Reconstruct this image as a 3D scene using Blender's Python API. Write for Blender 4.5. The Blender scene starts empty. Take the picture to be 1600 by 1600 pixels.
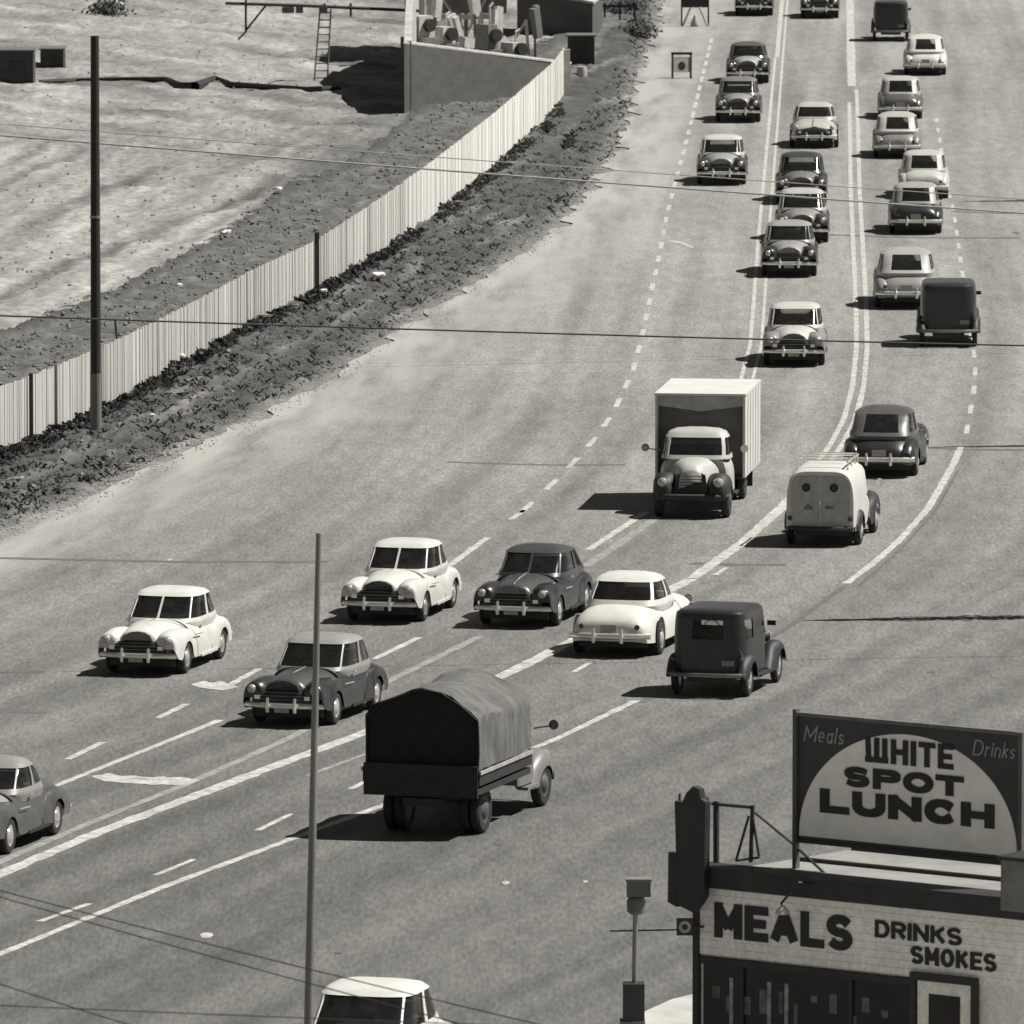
import bpy, math, random
from mathutils import Vector, noise, Matrix
random.seed(7)
S = bpy.context.scene
R = math.radians
# ------------------------------------------------------------------ camera
F, H = 15500.0, 26.5
TP = 1656.0 / F
PI_T = math.atan(TP)
cd = bpy.data.cameras.new('camera'); cam = bpy.data.objects.new('camera', cd); S.collection.objects.link(cam)
cam.location = (0, 0, H); cam.rotation_euler = (math.pi/2 - PI_T, 0, 0)
cd.sensor_width = 36; cd.lens = F/1600*36; cd.clip_start = 1; cd.clip_end = 6000
cd.dof.use_dof = True; cd.dof.focus_distance = 215; cd.dof.aperture_fstop = 6.5
S.camera = cam
# ------------------------------------------------------------------ light
SUN_EL = R(56); SHD = Vector((-1, -0.13, 0)).normalized()       # horizontal direction shadows fall
W = bpy.data.worlds.new('World'); S.world = W; W.use_nodes = True
nt = W.node_tree; nt.nodes.clear()
sky = nt.nodes.new('ShaderNodeTexSky'); sky.sky_type = 'NISHITA'; sky.sun_disc = False
sky.sun_elevation = SUN_EL; sky.sun_rotation = math.atan2(-SHD.x, -SHD.y)
sky.air_density = 0.35; sky.dust_density = 0.2; sky.ozone_density = 3.0; sky.altitude = 1200
hs = nt.nodes.new('ShaderNodeHueSaturation'); hs.inputs['Saturation'].default_value = 0.04
bg = nt.nodes.new('ShaderNodeBackground'); bg.inputs['Strength'].default_value = 0.05
ow = nt.nodes.new('ShaderNodeOutputWorld')
nt.links.new(sky.outputs[0], hs.inputs['Color']); nt.links.new(hs.outputs[0], bg.inputs['Color']); nt.links.new(bg.outputs[0], ow.inputs[0])
sl = bpy.data.lights.new('sun', 'SUN'); sl.energy = 5.0; sl.angle = R(0.5); sl.color = (1.0, 0.985, 0.95)
so = bpy.data.objects.new('sun', sl); S.collection.objects.link(so)
ldir = Vector((SHD.x*math.cos(SUN_EL), SHD.y*math.cos(SUN_EL), -math.sin(SUN_EL)))
so.rotation_euler = ldir.to_track_quat('-Z', 'Y').to_euler(); so.location = (60, 200, 90)
vs = S.view_settings; vs.view_transform = 'Standard'; vs.look = 'None'; vs.exposure = 0.55; vs.gamma = 1.0
# ------------------------------------------------------------------ mapping
def ray(u, v):
    cp, sp = math.cos(PI_T), math.sin(PI_T)
    a, b = (u-800)/F, (800-v)/F
    return Vector((a, cp + b*sp, -sp + b*cp))
def G(u, v, z=0.0):
    d = ray(u, v); t = (z-H)/d.z
    return Vector((d.x*t, d.y*t, z))
def AT(u, v, y):
    d = ray(u, v); t = y/d.y
    return Vector((d.x*t, y, H+d.z*t))
def PIX(p):
    cp, sp = math.cos(PI_T), math.sin(PI_T)
    q = (p[0], p[1], p[2]-H)
    dep = q[1]*cp - q[2]*sp; up = q[1]*sp + q[2]*cp
    return 800+F*q[0]/dep, 800-F*up/dep
def PL(p0, nrm, u, v):                        # ray hits plane
    d = ray(u, v); o = Vector((0, 0, H)); t = (p0-o).dot(nrm)/d.dot(nrm)
    return o+d*t
def lerp(tab, x, k=1):
    if x <= tab[0][0]: a, b = tab[0], tab[1]
    elif x >= tab[-1][0]: a, b = tab[-2], tab[-1]
    else:
        for a, b in zip(tab, tab[1:]):
            if a[0] <= x <= b[0]: break
    t = (x-a[0])/(b[0]-a[0])
    return a[k] + (b[k]-a[k])*t
def lerpc(tab, x, k=1):
    x = max(tab[0][0], min(tab[-1][0], x)); return lerp(tab, x, k)
# ------------------------------------------------------------------ materials
MC = {}
def tint(v): return (v, v*0.980, v*0.902, 1)
KA = 0.70
def mat(name, v=0.5, rough=0.6, metal=0.0, var=0.25, scale=3.0, coat=0.0, stretch=None, bump=0.0, coords='Object', attr=None, fine=None):
    if name in MC: return MC[name]
    if metal < .5 and not name.startswith('bright'): v *= KA
    m = bpy.data.materials.new(name); m.use_nodes = True; n = m.node_tree.nodes; l = m.node_tree.links
    b = n['Principled BSDF']; b.inputs['Roughness'].default_value = rough; b.inputs['Metallic'].default_value = metal
    b.inputs['Coat Weight'].default_value = coat; b.inputs['Coat Roughness'].default_value = 0.12
    tc = n.new('ShaderNodeTexCoord'); mp = n.new('ShaderNodeMapping'); l.new(tc.outputs[coords], mp.inputs[0])
    if stretch: mp.inputs['Scale'].default_value = stretch
    ns = n.new('ShaderNodeTexNoise'); ns.inputs['Scale'].default_value = scale; ns.inputs['Detail'].default_value = 6; ns.inputs['Roughness'].default_value = 0.65
    l.new(mp.outputs[0], ns.inputs['Vector'])
    cr = n.new('ShaderNodeValToRGB'); cr.color_ramp.elements[0].position = 0.3; cr.color_ramp.elements[1].position = 0.7
    cr.color_ramp.elements[0].color = tint(v*(1-var)); cr.color_ramp.elements[1].color = tint(min(v*(1+var), 0.9))
    l.new(ns.outputs['Fac'], cr.inputs[0]); out = cr.outputs[0]
    if fine:
        n2 = n.new('ShaderNodeTexNoise'); n2.inputs['Scale'].default_value = fine[0]; n2.inputs['Detail'].default_value = 3
        l.new(tc.outputs['Object'], n2.inputs['Vector'])
        mr = n.new('ShaderNodeMapRange'); mr.inputs[1].default_value = 0.3; mr.inputs[2].default_value = 0.7; mr.inputs[3].default_value = 1-fine[1]; mr.inputs[4].default_value = 1+fine[1]
        l.new(n2.outputs['Fac'], mr.inputs[0])
        mm = n.new('ShaderNodeVectorMath'); mm.operation = 'SCALE'; l.new(out, mm.inputs[0]); l.new(mr.outputs[0], mm.inputs['Scale']); out = mm.outputs[0]
    if attr:
        at = n.new('ShaderNodeAttribute'); at.attribute_name = attr
        mm = n.new('ShaderNodeVectorMath'); mm.operation = 'SCALE'; l.new(out, mm.inputs[0]); l.new(at.outputs['Fac'], mm.inputs['Scale']); out = mm.outputs[0]
    l.new(out, b.inputs['Base Color'])
    if bump:
        bp = n.new('ShaderNodeBump'); bp.inputs['Strength'].default_value = bump; bp.inputs['Distance'].default_value = 0.05
        l.new(ns.outputs['Fac'], bp.inputs['Height']); l.new(bp.outputs[0], b.inputs['Normal'])
    MC[name] = m; return m
def paint(v):
    dark = v < 0.2
    return mat('car_paint_%03d' % int(v*1000), v*(.7 if dark else 1), 0.36 if dark else 0.45, 0, 0.22 if dark else 0.10, 2.2, 0.2 if dark else 0.1)
M_GLASS = None
def glass():
    global M_GLASS
    if M_GLASS: return M_GLASS
    m = bpy.data.materials.new('car_glass'); m.use_nodes = True; n = m.node_tree.nodes; l = m.node_tree.links; n.remove(n['Principled BSDF'])
    tr = n.new('ShaderNodeBsdfTransparent'); tr.inputs[0].default_value = (0.86, 0.86, 0.82, 1)
    gl = n.new('ShaderNodeBsdfGlossy'); gl.inputs['Roughness'].default_value = 0.06; gl.inputs['Color'].default_value = (0.8, 0.8, 0.77, 1)
    fr = n.new('ShaderNodeFresnel'); fr.inputs[0].default_value = 1.45
    tcg = n.new('ShaderNodeTexCoord'); ng = n.new('ShaderNodeTexNoise'); ng.inputs['Scale'].default_value = 6
    df = n.new('ShaderNodeBsdfDiffuse'); df.inputs[0].default_value = (0.1, 0.1, 0.093, 1)
    mg = n.new('ShaderNodeMath'); mg.operation = 'MULTIPLY'; mg.inputs[1].default_value = 0.22
    l.new(tcg.outputs['Object'], ng.inputs['Vector']); l.new(ng.outputs['Fac'], mg.inputs[0])
    m1 = n.new('ShaderNodeMixShader'); l.new(mg.outputs[0], m1.inputs[0]); l.new(tr.outputs[0], m1.inputs[1]); l.new(df.outputs[0], m1.inputs[2])
    mx = n.new('ShaderNodeMixShader'); l.new(fr.outputs[0], mx.inputs[0]); l.new(m1.outputs[0], mx.inputs[1]); l.new(gl.outputs[0], mx.inputs[2])
    l.new(mx.outputs[0], n['Material Output'].inputs[0]); M_GLASS = m; return m
CHROME = mat('chrome', 0.75, 0.28, 0.75, 0.08)
TYRE = mat('tyre_rubber', 0.028, 0.8, 0, 0.3, 8)
RIM = mat('painted_rim', 0.35, 0.4, 0.4, 0.2)
BLACK = mat('black_iron', 0.025, 0.6, 0, 0.3, 4)
INTER = mat('interior_cloth', 0.035, 0.9, 0, 0.3, 5)
GRILLE = mat('grille_metal', 0.20, 0.35, 0.8, 0.3)
LAMP = mat('headlamp_glass', 0.55, 0.12, 0.3, 0.1)
TAIL = mat('tail_lamp', 0.06, 0.2)
PLATE = mat('number_plate_paint', 0.45, 0.5)
# ------------------------------------------------------------------ mesh helpers
class MB:
    def __init__(s): s.v = []; s.f = []; s.a = []
    def quad_grid(s, rows, close=False):
        b = len(s.v); n = len(rows[0])
        for r in rows: s.v += [tuple(p) for p in r]
        for i in range(len(rows)-1):
            for j in range(n if close else n-1):
                k = (j+1) % n
                s.f.append((b+i*n+j, b+i*n+k, b+(i+1)*n+k, b+(i+1)*n+j))
        return s
    def cap(s, pts):
        b = len(s.v); s.v += [tuple(p) for p in pts]; s.f.append(tuple(range(b, b+len(pts)))); return s
    def box(s, c, d, rz=0, rot=None, taper=1.0):
        b = len(s.v); m = rot if rot else Matrix.Rotation(rz, 3, 'Z')
        for sx, sy, sz in ((-1,-1,-1),(1,-1,-1),(1,1,-1),(-1,1,-1),(-1,-1,1),(1,-1,1),(1,1,1),(-1,1,1)):
            t = taper if sz > 0 else 1
            s.v.append(tuple(Vector(c) + m @ Vector((sx*d[0]/2*t, sy*d[1]/2*t, sz*d[2]/2))))
        for q in ((0,3,2,1),(4,5,6,7),(0,1,5,4),(1,2,6,5),(2,3,7,6),(3,0,4,7)): s.f.append(tuple(b+i for i in q))
        return s
    def tube(s, pts, r, n=8, caps=True):
        pts = [Vector(p) for p in pts]; rs = r if isinstance(r, (list, tuple)) else [r]*len(pts); rows = []
        for i, p in enumerate(pts):
            t = (pts[min(i+1, len(pts)-1)] - pts[max(i-1, 0)]).normalized()
            a = t.orthogonal().normalized() if i == 0 else (a - t*a.dot(t)).normalized()
            c = t.cross(a)
            rows.append([p + (a*math.cos(2*math.pi*k/n) + c*math.sin(2*math.pi*k/n))*rs[i] for k in range(n)])
        s.quad_grid(rows, True)
        if caps: s.cap(rows[0][::-1]); s.cap(rows[-1])
        return s
    def lathe(s, prof, c, axis='y', n=20):
        rows = []
        for r, h in prof:
            row = []
            for k in range(n):
                a = 2*math.pi*k/n; p, q = r*math.cos(a), r*math.sin(a)
                row.append((c[0]+p, c[1]+h, c[2]+q) if axis == 'y' else (c[0]+h, c[1]+p, c[2]+q) if axis == 'x' else (c[0]+p, c[1]+q, c[2]+h))
            rows.append(row)
        return s.quad_grid(rows, True)
    def prism(s, pts, off):                # polygon extruded by vector off
        pts = [Vector(p) for p in pts]; off = Vector(off); q = [p+off for p in pts]
        s.cap(pts[::-1]); s.cap(q)
        for i in range(len(pts)):
            j = (i+1) % len(pts); s.cap([pts[i], pts[j], q[j], q[i]])
        return s
    def build(s, name, m, parent=None, smooth=False, recalc=True, sharp=35):
        me = bpy.data.meshes.new(name); me.from_pydata(s.v, [], s.f); me.validate()
        if recalc:
            import bmesh
            bm = bmesh.new(); bm.from_mesh(me); bmesh.ops.remove_doubles(bm, verts=bm.verts, dist=0.0005)
            bmesh.ops.recalc_face_normals(bm, faces=bm.faces); bm.to_mesh(me); bm.free()
        me.materials.append(m)
        if smooth:
            me.shade_smooth()
            if sharp: me.set_sharp_from_angle(angle=R(sharp))
        o = bpy.data.objects.new(name, me); S.collection.objects.link(o)
        if parent: o.parent = parent
        return o
def thing(name, label, cat, loc=(0,0,0), rz=0, group=None):
    o = bpy.data.objects.new(name, None); S.collection.objects.link(o); o.location = loc; o.rotation_euler = (0, 0, rz)
    o.empty_display_size = 0.3
    return tag(o, label, cat, group)
def tag(o, label=None, cat=None, group=None, kind=None):
    if label: o['label'] = label
    if cat: o['category'] = cat
    if group: o['group'] = group
    if kind: o['kind'] = kind
    return o
def pw(x, e): return math.copysign(abs(x)**e, x)
# ================================================================== road layout (pixel traces of the real lines, dropped onto the ground)
EDGE = [(-700,1130),(-300,965),(0,832),(100,792),(180,757),(260,717),(400,655),(520,590),(640,505),(760,432),(860,367),(922,300),(962,240),(985,180),(1000,110),(1030,40),(1046,-60),(1060,-200),(1075,-360)]
L3 = [(-700,1640),(-300,1490),(0,1366),(150,1302),(480,1178),(570,1145),(790,1054),(890,1004),(985,953),(1080,905),(1160,848),(1225,790),(1272,740),(1305,695),(1326,655),(1339,605),(1345,545),(1344,480),(1339,380),(1335,300),(1333,200),(1330,100),(1328,0),(1324,-160),(1321,-320)]
FEN = [(-300,850),(-120,772),(0,724),(100,680),(180,640),(300,572),(400,512),(490,467),(600,400),(680,345),(770,270),(830,215),(862,185),(882,157)]
def gl(tr): return [G(*p) for p in tr]
EDGEg, L3g, FENg = gl(EDGE), gl(L3), gl(FEN)
def xat(g, y):
    return lerp([(p.y, p.x) for p in g], y)
def resample(g, step):
    out = [g[0].copy()]; acc = 0
    for a, b in zip(g, g[1:]):
        d = (b-a).length; t = step-acc
        while t <= d: out.append(a+(b-a)*t/d); t += step
        acc = (acc+d) % step if t-step <= d else acc+d
        acc = d-(t-step)
    return out
def smooth(g, step=1.0, it=40):
    p = resample(g, step)
    for _ in range(it):
        p = [p[0]] + [(p[i-1]+p[i]*2+p[i+1])/4 for i in range(1, len(p)-1)] + [p[-1]]
    return p
L3s = smooth(L3g, 2.0, 12)
def heading(P):
    b = min(range(len(L3s)-1), key=lambda i: ((L3s[i]+L3s[i+1])/2-P).length)
    d = L3s[max(b-1, 0)] - L3s[min(b+2, len(L3s)-1)]
    if d.y > 0: d = -d
    return math.atan2(d.y, d.x)
# ---- base ground
GY = mat('pale_dirt', 0.33, 0.95, 0, 0.35, 0.25, fine=(2.5, 0.25))
mb = MB(); mb.quad_grid([[(-3000, -800, -0.9), (3000, -800, -0.9)], [(-3000, 4000, -0.9), (3000, 4000, -0.9)]])
tag(mb.build('ground', GY), kind='structure')
# ---- road sheet
def road_mat():
    m = bpy.data.materials.new('worn_road_surface'); m.use_nodes = True; n = m.node_tree.nodes; l = m.node_tree.links; b = n['Principled BSDF']
    b.inputs['Roughness'].default_value = 0.85; b.inputs['Specular IOR Level'].default_value = 0.25
    uv = n.new('ShaderNodeUVMap'); tc = n.new('ShaderNodeTexCoord')
    sx = n.new('ShaderNodeSeparateXYZ'); l.new(uv.outputs[0], sx.inputs[0])
    def noi(vec, sc, stretch, det=4, lo=0.35, hi=0.65, a=0.8, c=1.2):
        mp = n.new('ShaderNodeMapping'); mp.inputs['Scale'].default_value = stretch; l.new(vec, mp.inputs[0])
        t = n.new('ShaderNodeTexNoise'); t.inputs['Scale'].default_value = sc; t.inputs['Detail'].default_value = det; l.new(mp.outputs[0], t.inputs['Vector'])
        r = n.new('ShaderNodeMapRange'); r.inputs[1].default_value = lo; r.inputs[2].default_value = hi; r.inputs[3].default_value = a; r.inputs[4].default_value = c
        l.new(t.outputs['Fac'], r.inputs[0]); return r.outputs[0]
    def mul(a, c):
        q = n.new('ShaderNodeMath'); q.operation = 'MULTIPLY'; l.new(a, q.inputs[0]); l.new(c, q.inputs[1]); return q.outputs[0]
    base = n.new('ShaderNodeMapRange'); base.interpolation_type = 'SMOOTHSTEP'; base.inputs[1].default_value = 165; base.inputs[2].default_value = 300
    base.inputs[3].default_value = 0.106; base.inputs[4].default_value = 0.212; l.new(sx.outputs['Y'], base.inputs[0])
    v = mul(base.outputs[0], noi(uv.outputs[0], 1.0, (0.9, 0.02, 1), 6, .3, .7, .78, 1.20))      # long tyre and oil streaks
    v = mul(v, noi(tc.outputs['Object'], 0.12, (1, .5, 1), 5, .3, .7, .88, 1.10))               # patches
    v = mul(v, noi(tc.outputs['Object'], 2.6, (1, .16, 1), 6, .3, .7, .86, 1.14))
    v = mul(v, noi(tc.outputs['Object'], 13.0, (1, .14, 1), 4, .3, .7, .76, 1.24))               # aggregate speckle
    ln = n.new('ShaderNodeMath'); ln.operation = 'SINE'; lm = n.new('ShaderNodeMath'); lm.operation = 'MULTIPLY'; lm.inputs[1].default_value = 2*math.pi/3.25
    l.new(sx.outputs['X'], lm.inputs[0]); l.new(lm.outputs[0], ln.inputs[0])
    lr = n.new('ShaderNodeMapRange'); lr.inputs[1].default_value = .2; lr.inputs[2].default_value = 1; lr.inputs[3].default_value = 0; lr.inputs[4].default_value = .18; l.new(ln.outputs[0], lr.inputs[0])
    oil = mul(lr.outputs[0], noi(uv.outputs[0], 1.0, (.6, .05, 1), 5, .35, .65, .1, 1.3))
    oi = n.new('ShaderNodeMath'); oi.operation = 'SUBTRACT'; oi.inputs[0].default_value = 1.0; l.new(oil, oi.inputs[1]); v = mul(v, oi.outputs[0])   # oil drip strips in the lanes
    # dust thrown onto the shoulder : attribute
    at = n.new('ShaderNodeAttribute'); at.attribute_name = 'dust'
    dn = mul(at.outputs['Fac'], noi(uv.outputs[0], 1.0, (1.0, .10, 1), 6, .38, .62, 0.1, 1.35))
    mx = n.new('ShaderNodeMix'); mx.data_type = 'FLOAT'; mx.clamp_factor = True; l.new(dn, mx.inputs[0]); l.new(v, mx.inputs[2]); mx.inputs[3].default_value = 0.30
    cb = n.new('ShaderNodeVectorMath'); cb.operation = 'SCALE'; cb.inputs[0].default_value = (1, .980, .902); l.new(mx.outputs[0], cb.inputs['Scale'])
    l.new(cb.outputs[0], b.inputs['Base Color'])
    return m
ys = []; y = 120.0
while y < 900: ys.append(y); y += 1.2 if y < 500 else 10
cols = [0, .3, .6, 1, 1.5, 2.2, 3, 4.5, 7, 11, 16, 22, 30, 40]
mb = MB(); rows = []; uvs = []; dust = []
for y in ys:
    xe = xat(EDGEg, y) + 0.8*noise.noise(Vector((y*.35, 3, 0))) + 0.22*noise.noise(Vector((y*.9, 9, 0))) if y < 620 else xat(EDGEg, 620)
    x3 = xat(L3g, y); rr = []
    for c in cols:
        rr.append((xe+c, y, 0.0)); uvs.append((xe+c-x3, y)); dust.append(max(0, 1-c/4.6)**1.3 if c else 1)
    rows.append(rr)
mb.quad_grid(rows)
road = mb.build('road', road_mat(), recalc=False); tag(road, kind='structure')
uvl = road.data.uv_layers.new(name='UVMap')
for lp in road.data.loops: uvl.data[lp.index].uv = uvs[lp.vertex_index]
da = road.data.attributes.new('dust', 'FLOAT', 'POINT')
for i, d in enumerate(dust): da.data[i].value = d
# ---- markings
WH = mat('road_paint', 0.52, 0.7, 0, 0.34, 2.2, fine=(9, .3))
WORN = mat('worn_road_paint', 0.30, 0.8, 0, 0.28, 1.5, fine=(7, .3))
SEAM_SHADE = mat('tar_seam_and_shade', 0.13, 0.8, 0, 0.3, 3)
def ribbon(mb, pts, w, z, dash=None, x_off=0):
    pts = smooth([Vector((p.x+x_off, p.y, 0)) for p in pts], 0.4, 6) if dash is None else pts
    rows = []
    for i, p in enumerate(pts):
        t = (pts[min(i+1, len(pts)-1)]-pts[max(i-1, 0)]).normalized(); nn = Vector((-t.y, t.x, 0))
        ww = w*(1+.30*noise.noise(p*1.7)+.25*noise.noise(p*5.3)); q = Vector((p.x, p.y, z))
        rows.append([q+nn*ww/2, q-nn*ww/2])
    mb.quad_grid(rows)
def line(name, tr, w, z=0.006, m=WH, x_off=0):
    b = MB(); ribbon(b, gl(tr), w, z, None, x_off); return tag(b.build(name, m, recalc=False), kind='structure')
def dashes(name, segs, w, z=0.006, m=WH):
    b = MB()
    for a, c in segs: ribbon(b, resample([G(*a), G(*c)], 0.5) + [G(*c)], w, z, True)
    return tag(b.build(name, m, recalc=False), kind='structure')
def cut(tr, v0, v1):
    t = sorted(tr, key=lambda p: p[1]); out = []
    q = [(v, u) for u, v in t]
    vv = [v0]+[p[0] for p in q if v0 < p[0] < v1]+[v1]
    return [(lerp(q, v), v) for v in vv]
line('centre_line', cut(L3, 905, 1640), 0.34)
line('centre_line', cut(L3, 160, 770), 0.15, x_off=-.13)
line('centre_line', cut(L3, 140, 745), 0.15, x_off=.19)
line('centre_line', cut(L3, -320, 135), 0.36)
line('centre_line', cut(L3, 778, 904), 0.30)
L2 = [(-300,1385),(0,1264),(95,1225),(345,1125),(585,1030),(655,996),(760,946),(915,862),(1010,800),(1080,735),(1130,665),(1160,600),(1176,540),(1181,480),(1188,380),(1196,290),(1206,180),(1214,90),(1222,0),(1228,-160)]
line('lane_line', cut(L2, 800, 862), 0.2); line('lane_line', cut(L2, 1125, 1385), 0.18)
line('lane_line', cut(L2, 90, 700), 0.12, x_off=-.08); line('lane_line', cut(L2, 0, 690), 0.10, x_off=.26)
line('lane_line', cut(L2, -160, 90), 0.2)
dashes('lane_line', [((585,1030),(655,996)), ((697,888),(762,840))], .18)
line('worn_line', [(-100,1390),(0,1347),(130,1290),(290,1226),(460,1150),(600,1068),(755,992)], 0.22, 0.005, WORN)
line('worn_line', [(915,885),(960,855),(1035,803)], 0.26, 0.005, WORN)
line('worn_line', [(480,1212),(600,1168),(790,1085)], 0.12, 0.005, WORN)
L1 = [(1112,60),(1105,90),(1085,170),(1070,230),(1055,285),(1040,345),(1030,400),(1020,445),(1008,505),(990,578),(957,647),(930,685),(897,722),(857,762),(815,800)]
segs = []
q = [(v, u) for u, v in L1]
v = 60.0
while v < 800:
    ln = (v+856)**2/410750.0*2.6; st = ln*2.15
    if v < 180: ln *= 1.4
    segs.append(((lerp(q, v), v), (lerp(q, v+ln), v+ln))); v += st
dashes('dashed_lane_line', segs, 0.15)
dashes('dashed_lane_line', [((405,1045),(360,1070)), ((292,1100),(247,1122)), ((160,1160),(105,1187)), ((40,1215),(-20,1240)), ((820,797),(798,812))], .17)
dashes('dashed_lane_line', [((303,1343),(242,1368)), ((455,1272),(402,1298)), ((140,1412),(62,1440)), ((575,1219),(548,1233)), ((921,1036),(897,1050)), ((1135,887),(1117,899)), ((-20,1475),(-90,1500)), ((693,1165),(650,1185))], .14)
L4 = [(-300,1610),(0,1491),(250,1388),(480,1302),(640,1243),(865,1157),(1000,1092)]
line('lane_line', L4, 0.19)
L4b = [(1322,912),(1365,880),(1405,845),(1450,795),(1490,725),(1503,695)]
line('lane_line', L4b, 0.19)
segs = []; q = [(v, u) for u, v in [(1455,150),(1462,180),(1470,230),(1480,290),(1490,330),(1500,400),(1510,470),(1524,570),(1522,610),(1512,665)]]
v = 185.0
while v < 680:
    ln = (v+856)**2/410750.0*2.5; segs.append(((lerp(q, v), v), (lerp(q, v+ln), v+ln))); v += ln*2.3
dashes('dashed_lane_line', segs, 0.13)
line('tar_seam_and_shade', [(1000,1098),(1100,1048),(1225,985),(1322,914)], 0.16, 0.005, SEAM_SHADE)
line('tar_seam_and_shade', [(1497,735),(1462,798),(1408,858),(1340,917)], 0.08, 0.005, SEAM_SHADE)
for a, b_, w in (((1080,880),(1240,882),.12), ((0,872),(530,878),.10), ((1240,365),(1600,372),.12), ((700,722),(1000,726),.08), ((1450,700),(1640,702),.10), ((1490,330),(1640,332),.1), ((0,1110),(90,1113),.10)):
    line('tar_seam_and_shade', [a, ((a[0]+b_[0])/2, (a[1]+b_[1])/2+3), b_], w*4, 0.004, SEAM_SHADE)  # dark cross strips; a pole's cast shadow at the right is painted among them
# white splashes, a broad pale patch and small stains
def splash(pts, name='white_splash', m=WH, z=0.007, w=.35):
    b = MB(); g = resample([G(*p) for p in pts], 0.12); rows = []
    for i, p in enumerate(g):
        e = min(1, i/3, (len(g)-1-i)/3)
        a = w*e*(.6+.9*abs(noise.noise(p*2.1))); c = w*e*(.6+.9*abs(noise.noise(p*2.3+Vector((5, 5, 5)))))
        rows.append([(p.x, p.y-a*2.2, z), (p.x, p.y+c*2.2, z)])
    b.quad_grid(rows); return tag(b.build(name, m, recalc=False), kind='structure')
splash([(142,1213),(180,1217),(230,1220),(290,1222),(318,1219)])
splash([(298,1069),(330,1072),(378,1074)])
splash([(1044,377),(1062,379),(1085,388)], w=.3)
splash([(522,1062),(548,1082),(592,1098)], w=.75)  # broad pale patch on the road beside the dark sedan
for u, v, m_, r in ((265,875,WH,.07),(323,1462,WH,.12),(780,1318,SEAM_SHADE,.1),(1455,1050,SEAM_SHADE,.09),(1588,364,SEAM_SHADE,.14),(710,1292,SEAM_SHADE,.09),(790,1380,WH,.08),(915,1378,WH,.05),(660,1545,WH,.06)):
    b = MB(); c = G(u, v); b.cap([(c.x+r*math.cos(a)*(.8+.3*random.random()), c.y+3*r*math.sin(a), .008) for a in [k*math.pi/6 for k in range(12)]])
    tag(b.build('road_spot', m_, recalc=False), kind='structure')
dashes('road_crack', [((528,1490),(540,1476))], .12, .009, SEAM_SHADE)
# ================================================================== terrain left of the road
BND = [(-200,640),(0,545),(160,487),(330,398),(400,350),(460,305),(520,290),(600,240),(640,200),(700,160),(900,60),(1000,-50)]
FENp = [(u, v) for u, v in FEN] + [(930,90),(975,0),(1010,-160)]
def terr(X, Y):
    u, v = PIX((X, Y, 0)); q = Vector((X, Y*.6, 0))
    fv = lerp(FENp, u); bv = lerp(BND, u); xe = xat(EDGEg, min(Y, 620))
    n1 = noise.fractal(q*.25, .8, 2.0, 4); n2 = noise.fractal(q*1.1+Vector((7, 1, 3)), .7, 2.0, 4); n3 = noise.noise(q*3.1)
    z = 0.0; tone = 1.0
    de = xe-X                                       # metres left of the road edge
    ev = lerp(EDGE, u); c1 = (v+.42*u); c2 = v-.10*u
    if v > fv:                                      # verge between fence and road
        k = min(1, max(0, de)/1.5); t = (v-fv)/max(4, ev-fv)
        z = -.06+.30*k + k*(.17*n2+.08*n3)
        strip = max(0, 1-abs(t-.50-.08*noise.noise(Vector((Y*.06, 0, 3))))/.10) if u < 660 else 0
        tone = .22+.13*n2+.06*n3 + .36*strip*(.6+.8*noise.noise(Vector((X*.8, Y*.12, 2))))
        tone += max(0, .55*(1-max(0, de)/.9)) + .9*max(0, noise.noise(Vector((c1*.09, u*.012, 4)))-.22)
    elif abs(v-bv-10*n2) < 5: z = .45; tone = .26  # bank's shadow line painted in as a narrow dark tone
    elif v > bv + 14*n2:
        z = .30+.14*n2+.12*n1; tone = .42+.20*n2+.14*noise.noise(Vector((X*2, Y*.5, 9)))
    else:
        z = .30+.26*n1+.05*n2+.015*n3
        tr = noise.fractal(Vector((c1*.045, u*.0035, 1)), .8, 2.0, 4); tr2 = noise.fractal(Vector((c2*.07, u*.004, 5)), .8, 2.0, 4)
        w = min(1, max(0, (v-190)/60))
        tone = 1.0+.66*(tr*w+tr2*(1-w))+.22*noise.noise(Vector((X*.12, Y*.03, 8)))+.16*noise.fractal(Vector((X*.5, Y*.12, 11)), .8, 2.0, 4)+.07*n3
        z += .05*tr
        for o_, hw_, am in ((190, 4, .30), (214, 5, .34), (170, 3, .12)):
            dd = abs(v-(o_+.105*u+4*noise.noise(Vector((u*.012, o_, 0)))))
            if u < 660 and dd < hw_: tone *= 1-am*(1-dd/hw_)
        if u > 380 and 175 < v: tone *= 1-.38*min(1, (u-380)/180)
    if de < 0: z = -.03-.04*min(1, -de); tone = .85
    return z, max(.12, min(1.6, tone))
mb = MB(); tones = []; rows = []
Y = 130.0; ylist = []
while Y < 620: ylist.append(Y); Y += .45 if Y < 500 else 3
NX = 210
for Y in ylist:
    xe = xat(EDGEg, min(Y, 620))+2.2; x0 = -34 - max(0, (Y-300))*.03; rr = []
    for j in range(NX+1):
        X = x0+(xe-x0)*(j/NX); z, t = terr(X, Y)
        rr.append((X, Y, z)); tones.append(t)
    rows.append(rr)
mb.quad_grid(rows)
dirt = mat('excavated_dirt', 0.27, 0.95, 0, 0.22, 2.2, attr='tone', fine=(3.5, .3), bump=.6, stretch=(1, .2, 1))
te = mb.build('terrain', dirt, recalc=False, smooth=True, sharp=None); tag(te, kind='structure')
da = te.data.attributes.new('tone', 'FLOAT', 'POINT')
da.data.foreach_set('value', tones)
def tz(X, Y): return terr(X, Y)[0]
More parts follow.
